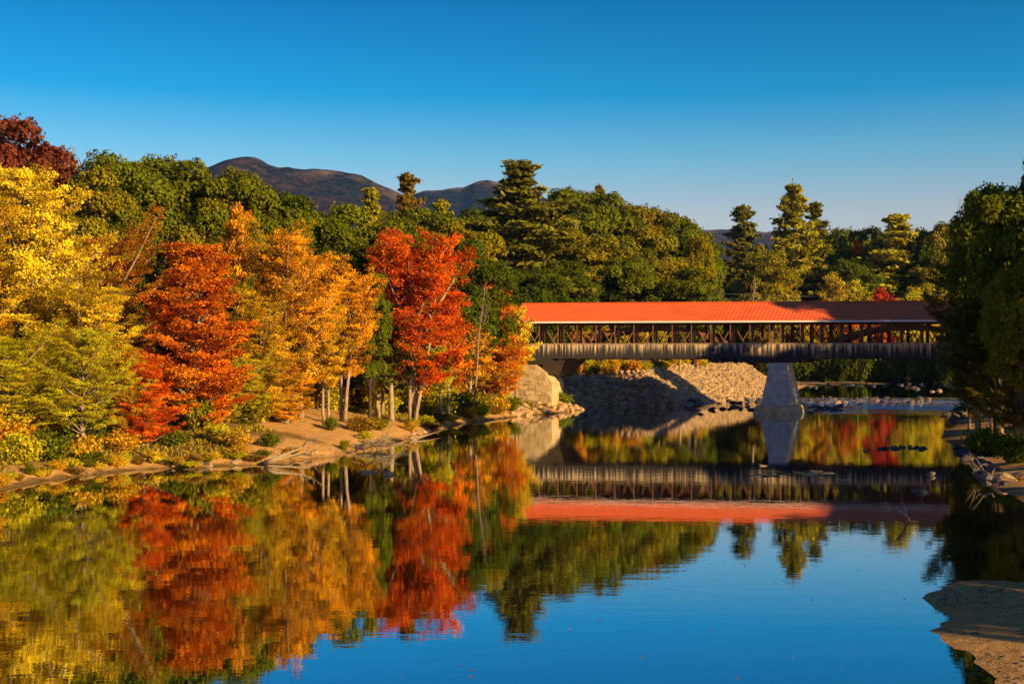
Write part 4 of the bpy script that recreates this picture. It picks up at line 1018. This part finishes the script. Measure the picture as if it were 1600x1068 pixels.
for i in range(60):
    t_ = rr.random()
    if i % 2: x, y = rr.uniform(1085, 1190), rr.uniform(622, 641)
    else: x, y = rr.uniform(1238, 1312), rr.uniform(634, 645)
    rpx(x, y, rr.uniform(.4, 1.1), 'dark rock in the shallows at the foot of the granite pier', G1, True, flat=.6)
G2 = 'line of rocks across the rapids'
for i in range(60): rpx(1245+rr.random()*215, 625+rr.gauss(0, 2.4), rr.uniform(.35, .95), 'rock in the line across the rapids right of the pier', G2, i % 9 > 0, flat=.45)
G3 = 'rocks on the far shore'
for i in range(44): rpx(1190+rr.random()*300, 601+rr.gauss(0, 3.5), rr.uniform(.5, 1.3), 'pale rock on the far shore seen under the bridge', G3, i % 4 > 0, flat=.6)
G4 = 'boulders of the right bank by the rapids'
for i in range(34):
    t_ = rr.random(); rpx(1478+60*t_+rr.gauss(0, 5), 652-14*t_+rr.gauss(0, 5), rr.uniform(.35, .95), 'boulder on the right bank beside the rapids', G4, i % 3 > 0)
G5 = 'small rocks in a row in the calm water'
for i in range(20): rpx(1372+rr.random()*78, 699+rr.gauss(0, 1.4), rr.uniform(.15, .38), 'small dark rock in the row in the calm water by the right bank', G5, True, flat=.8)
for (x, y, s, lab) in ((1352, 705, .3, 'lone small dark rock left of the row of small rocks'), (1440, 768, .55, 'low rounded rock in the dark reflection of the bridge'),
                       (1452, 742, .5, 'pinkish rock above the low rounded rock near the right bank'), (1570, 752, 1.1, 'large pale boulder at the right edge'), (1598, 748, 1.2, 'large blue grey boulder cut by the right edge')):
    rpx(x, y, s, lab, dark=(s < .6), flat=.6)
G6 = 'flat stones awash in the bridge reflection'
for i in range(16): rpx(1180+rr.random()*150, 741+rr.gauss(0, 4), rr.uniform(.2, .5), 'flat stone awash in the reflection of the bridge siding', G6, False, sx=2.2, flat=.22)
G7 = 'stones at the foot of the abutment'
for i in range(70):
    x = rr.uniform(800, 912); rpx(x, 641-0.05*(x-800)+rr.gauss(0, 4), rr.uniform(.3, .85), 'pale stone in the pile at the foot of the sunlit abutment', G7)
G8 = 'stones along the left shore'
for i in range(60):
    x = rr.uniform(250, 700); ys = np.interp(x, [250, 300, 400, 535, 600, 700], [728, 730, 722, 706, 692, 667]); rpx(x, ys+rr.gauss(0, 2)-2, rr.uniform(.15, .5), 'stone at the waterline of the left bank', G8, i % 4 == 0, flat=.6)
G9 = 'boulders along the lower right bank'
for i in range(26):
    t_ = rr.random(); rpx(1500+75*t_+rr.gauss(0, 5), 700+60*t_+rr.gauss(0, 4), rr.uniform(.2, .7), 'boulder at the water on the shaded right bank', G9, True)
# ------------------------------------------------------------------ driftwood
def log(name, pts, r, lab, cat='driftwood', twigs=0, seed=0, mat=M_DRIFT):
    rn = random.Random(seed); P0 = []
    for (px, py, z) in pts:
        D_ = F*(CAM_H-z)/(py-HOR); P0.append(Vector(((px-800)*D_/F, D_, z)))
    m = MB(); n = len(P0); m.tube([p+Vector((rn.uniform(-.05, .05),)*3) for p in P0], [r*(1-.75*i/max(1, n-1)) for i in range(n)], 7)
    for k in range(twigs):
        i = rn.randrange(n-1); a = P0[i].lerp(P0[i+1], rn.random()); d = Vector((rn.uniform(-1, 1), rn.uniform(-1, 1), rn.uniform(.1, 1))).normalized()*rn.uniform(.5, 1.6)
        m.tube([a, a+d*.5+Vector((0, 0, .1)), a+d], [r*.35, r*.22, r*.08], 5)
    return tag(m.build(name, mat, None, True), lab, cat)
log('driftwood_log', [(412, 724, .12), (428, 717, .5), (455, 705, .9), (475, 697, 1.2), (491, 688, 1.6)], .17, 'pale driftwood log slanting up the left shore', twigs=5, seed=2)
log('driftwood_log', [(418, 722, .15), (450, 713, .4), (480, 705, .7), (500, 700, .7)], .11, 'thinner driftwood log lying beside the pale slanting log', twigs=3, seed=3)
log('driftwood_branch', [(262, 722, .2), (290, 706, .8), (325, 688, 1.5)], .14, 'bare forked branch lying on the bank below the red maple', twigs=4, seed=4)
log('driftwood_branch', [(275, 724, .2), (300, 712, .6), (318, 696, 1.1)], .10, 'thin bare branch close beside the forked branch below the red maple', twigs=3, seed=5)
log('driftwood_branch', [(118, 735, .25), (142, 739, .15)], .13, 'short branch at the waterline left of the red maple', twigs=0, seed=6)
log('driftwood_branch', [(640, 684, .2), (665, 680, .3), (700, 668, .5)], .12, 'bleached branch on the sand spit right of the scarlet maple', twigs=2, seed=7)
log('driftwood_branch', [(1404, 797, .75), (1411, 803, .45), (1424, 812, -.1)], .09, 'pale stick poking out of the water in the roof reflection', twigs=2, seed=8)
rn = random.Random(77); m = MB()
hx, hD = wp(588, 697, .3); hub = Vector((hx, hD, .35))
for k in range(70):
    a = hub+Vector((rn.gauss(0, 1.0), rn.gauss(0, .8), abs(rn.gauss(0, .25)))); d = Vector((rn.gauss(0, 1), rn.gauss(0, .8), rn.gauss(0, .4))).normalized()*rn.uniform(1.2, 2.6)
    m.tube([hub.lerp(a, .3), a, a+d*.5+Vector((0, 0, .1)), a+d], [.04, .035, .028, .01], 4)
tag(m.build('brush_pile', M_DRIFT, None, True), 'tangled pile of grey branches at the water below the scarlet maple', 'brush pile')
log('driftwood_branch', [(1520, 738, .5), (1535, 733, .9), (1552, 742, .6)], .08, 'bare twiggy branch on the shaded right bank', twigs=9, seed=9)
# leaning trunks of the right bank are seen bare below the crowns
for (x, y, lab, tx, ty) in ((1560, 672, 'left of the two leaning dark trunks on the right bank', 1541, 560), (1590, 668, 'right of the two leaning dark trunks on the right bank', 1574, 545)):
    D_ = 132.0 if x < 1580 else 128.0; Xw = (x-800)*D_/F; z0 = gz(Xw, D_)
    e = empty('leaning_tree', (Xw, D_, z0)); tag(e, lab, 'tree')
    X2 = (tx-800)*D_/F-Xw; z2 = CAM_H+(HOR-ty)*D_/F-z0
    m = MB(); m.tube([(0, 0, -.4), (X2*.15, 0, z2*.25), (X2*.6, .2, z2*.65), (X2, .4, z2)], [.5, .38, .3, .18], 9); m.build('trunk', M_BARK_D, e, True)
    c = link('crown', V_['slim'][0][1], e); c.location = (X2, .4, z2-5.5); c.scale = (1.3, 1.3, .9); c.color = (0.12, 0.10, 0.014, 1)
# ------------------------------------------------------------------ wires behind the roof
for k, dz in enumerate((0, .9)):
    m = MB(); pts = [Vector((36+u*60, 232-u*10, CAM_H+11.0+dz-1.2*(1-(2*u-1)**2)+.6*u)) for u in np.linspace(0, 1, 12)]
    m.tube(pts, [.016]*12, 4); tag(m.build('utility_wire', M_WIRE), ('lower', 'upper')[k]+' of the two thin wires strung just above the roof behind the bridge', 'wire', 'wires behind the bridge')

# ------------------------------------------------------------------ haze
hz = NT('haze'); vp = hz.n('VolumePrincipled'); vp.inputs['Color'].default_value = (0.10, 0.32, 1.0, 1); vp.inputs['Density'].default_value = 0.00003; vp.inputs['Anisotropy'].default_value = 0.0
hz.l(vp.outputs[0], hz.out.inputs[1])
m = MB(); m.box(-9400, 9500, -3100, 13000, -25, 900); tag(m.build('haze', hz.m), 'thin blue haze lying over the valley and the mountains', 'haze', kind='stuff')

# small things on the sand bar and on the water
n = 5000; cx = rng.uniform(8, 34, n*3); cy = rng.uniform(28, 60, n*3); s_ = sdist(cx, cy); hh = height(cx, cy, s_); k = (hh > 0.02) & (fbm(cx*.5, cy*.5, 90) > 0.43)
cx, cy, hh = cx[k][:n], cy[k][:n], hh[k][:n]; m = MB()
for a, b, c in zip(cx, cy, hh):
    vv, ff = tmp[rr.randrange(6)]; q = rr.uniform(.015, .06)*(1 if rr.random() < .96 else 2.2); m.add(vv*np.array([q*rr.uniform(.8, 1.5), q, q*.6])+np.array([a, b, c+.01]), ff)
tag(m.build('pebbles', M_ROCKD), 'dark pebbles and bits of bark scattered over the sand bar at the lower right', 'pebbles', kind='stuff')
n = 110; cx = rng.uniform(-14, 16, n); cy = rng.uniform(34, 66, n); s_ = sdist(cx, cy); k = s_ < -.4; cx, cy = cx[k], cy[k]; n = len(cx)
o = link('floating_leaves', leaf_mesh('floating_leaves', np.stack([cx, cy, np.full(n, .012)], 1), np.tile([0, 0, 1.], (n, 1))+rng.normal(size=(n, 3))*.08, .09, rng.random(n), rng.random(n))); o.color = (0.35, 0.16, 0.03, 0)
tag(o, 'fallen leaves floating on the calm water', 'leaves', kind='stuff')
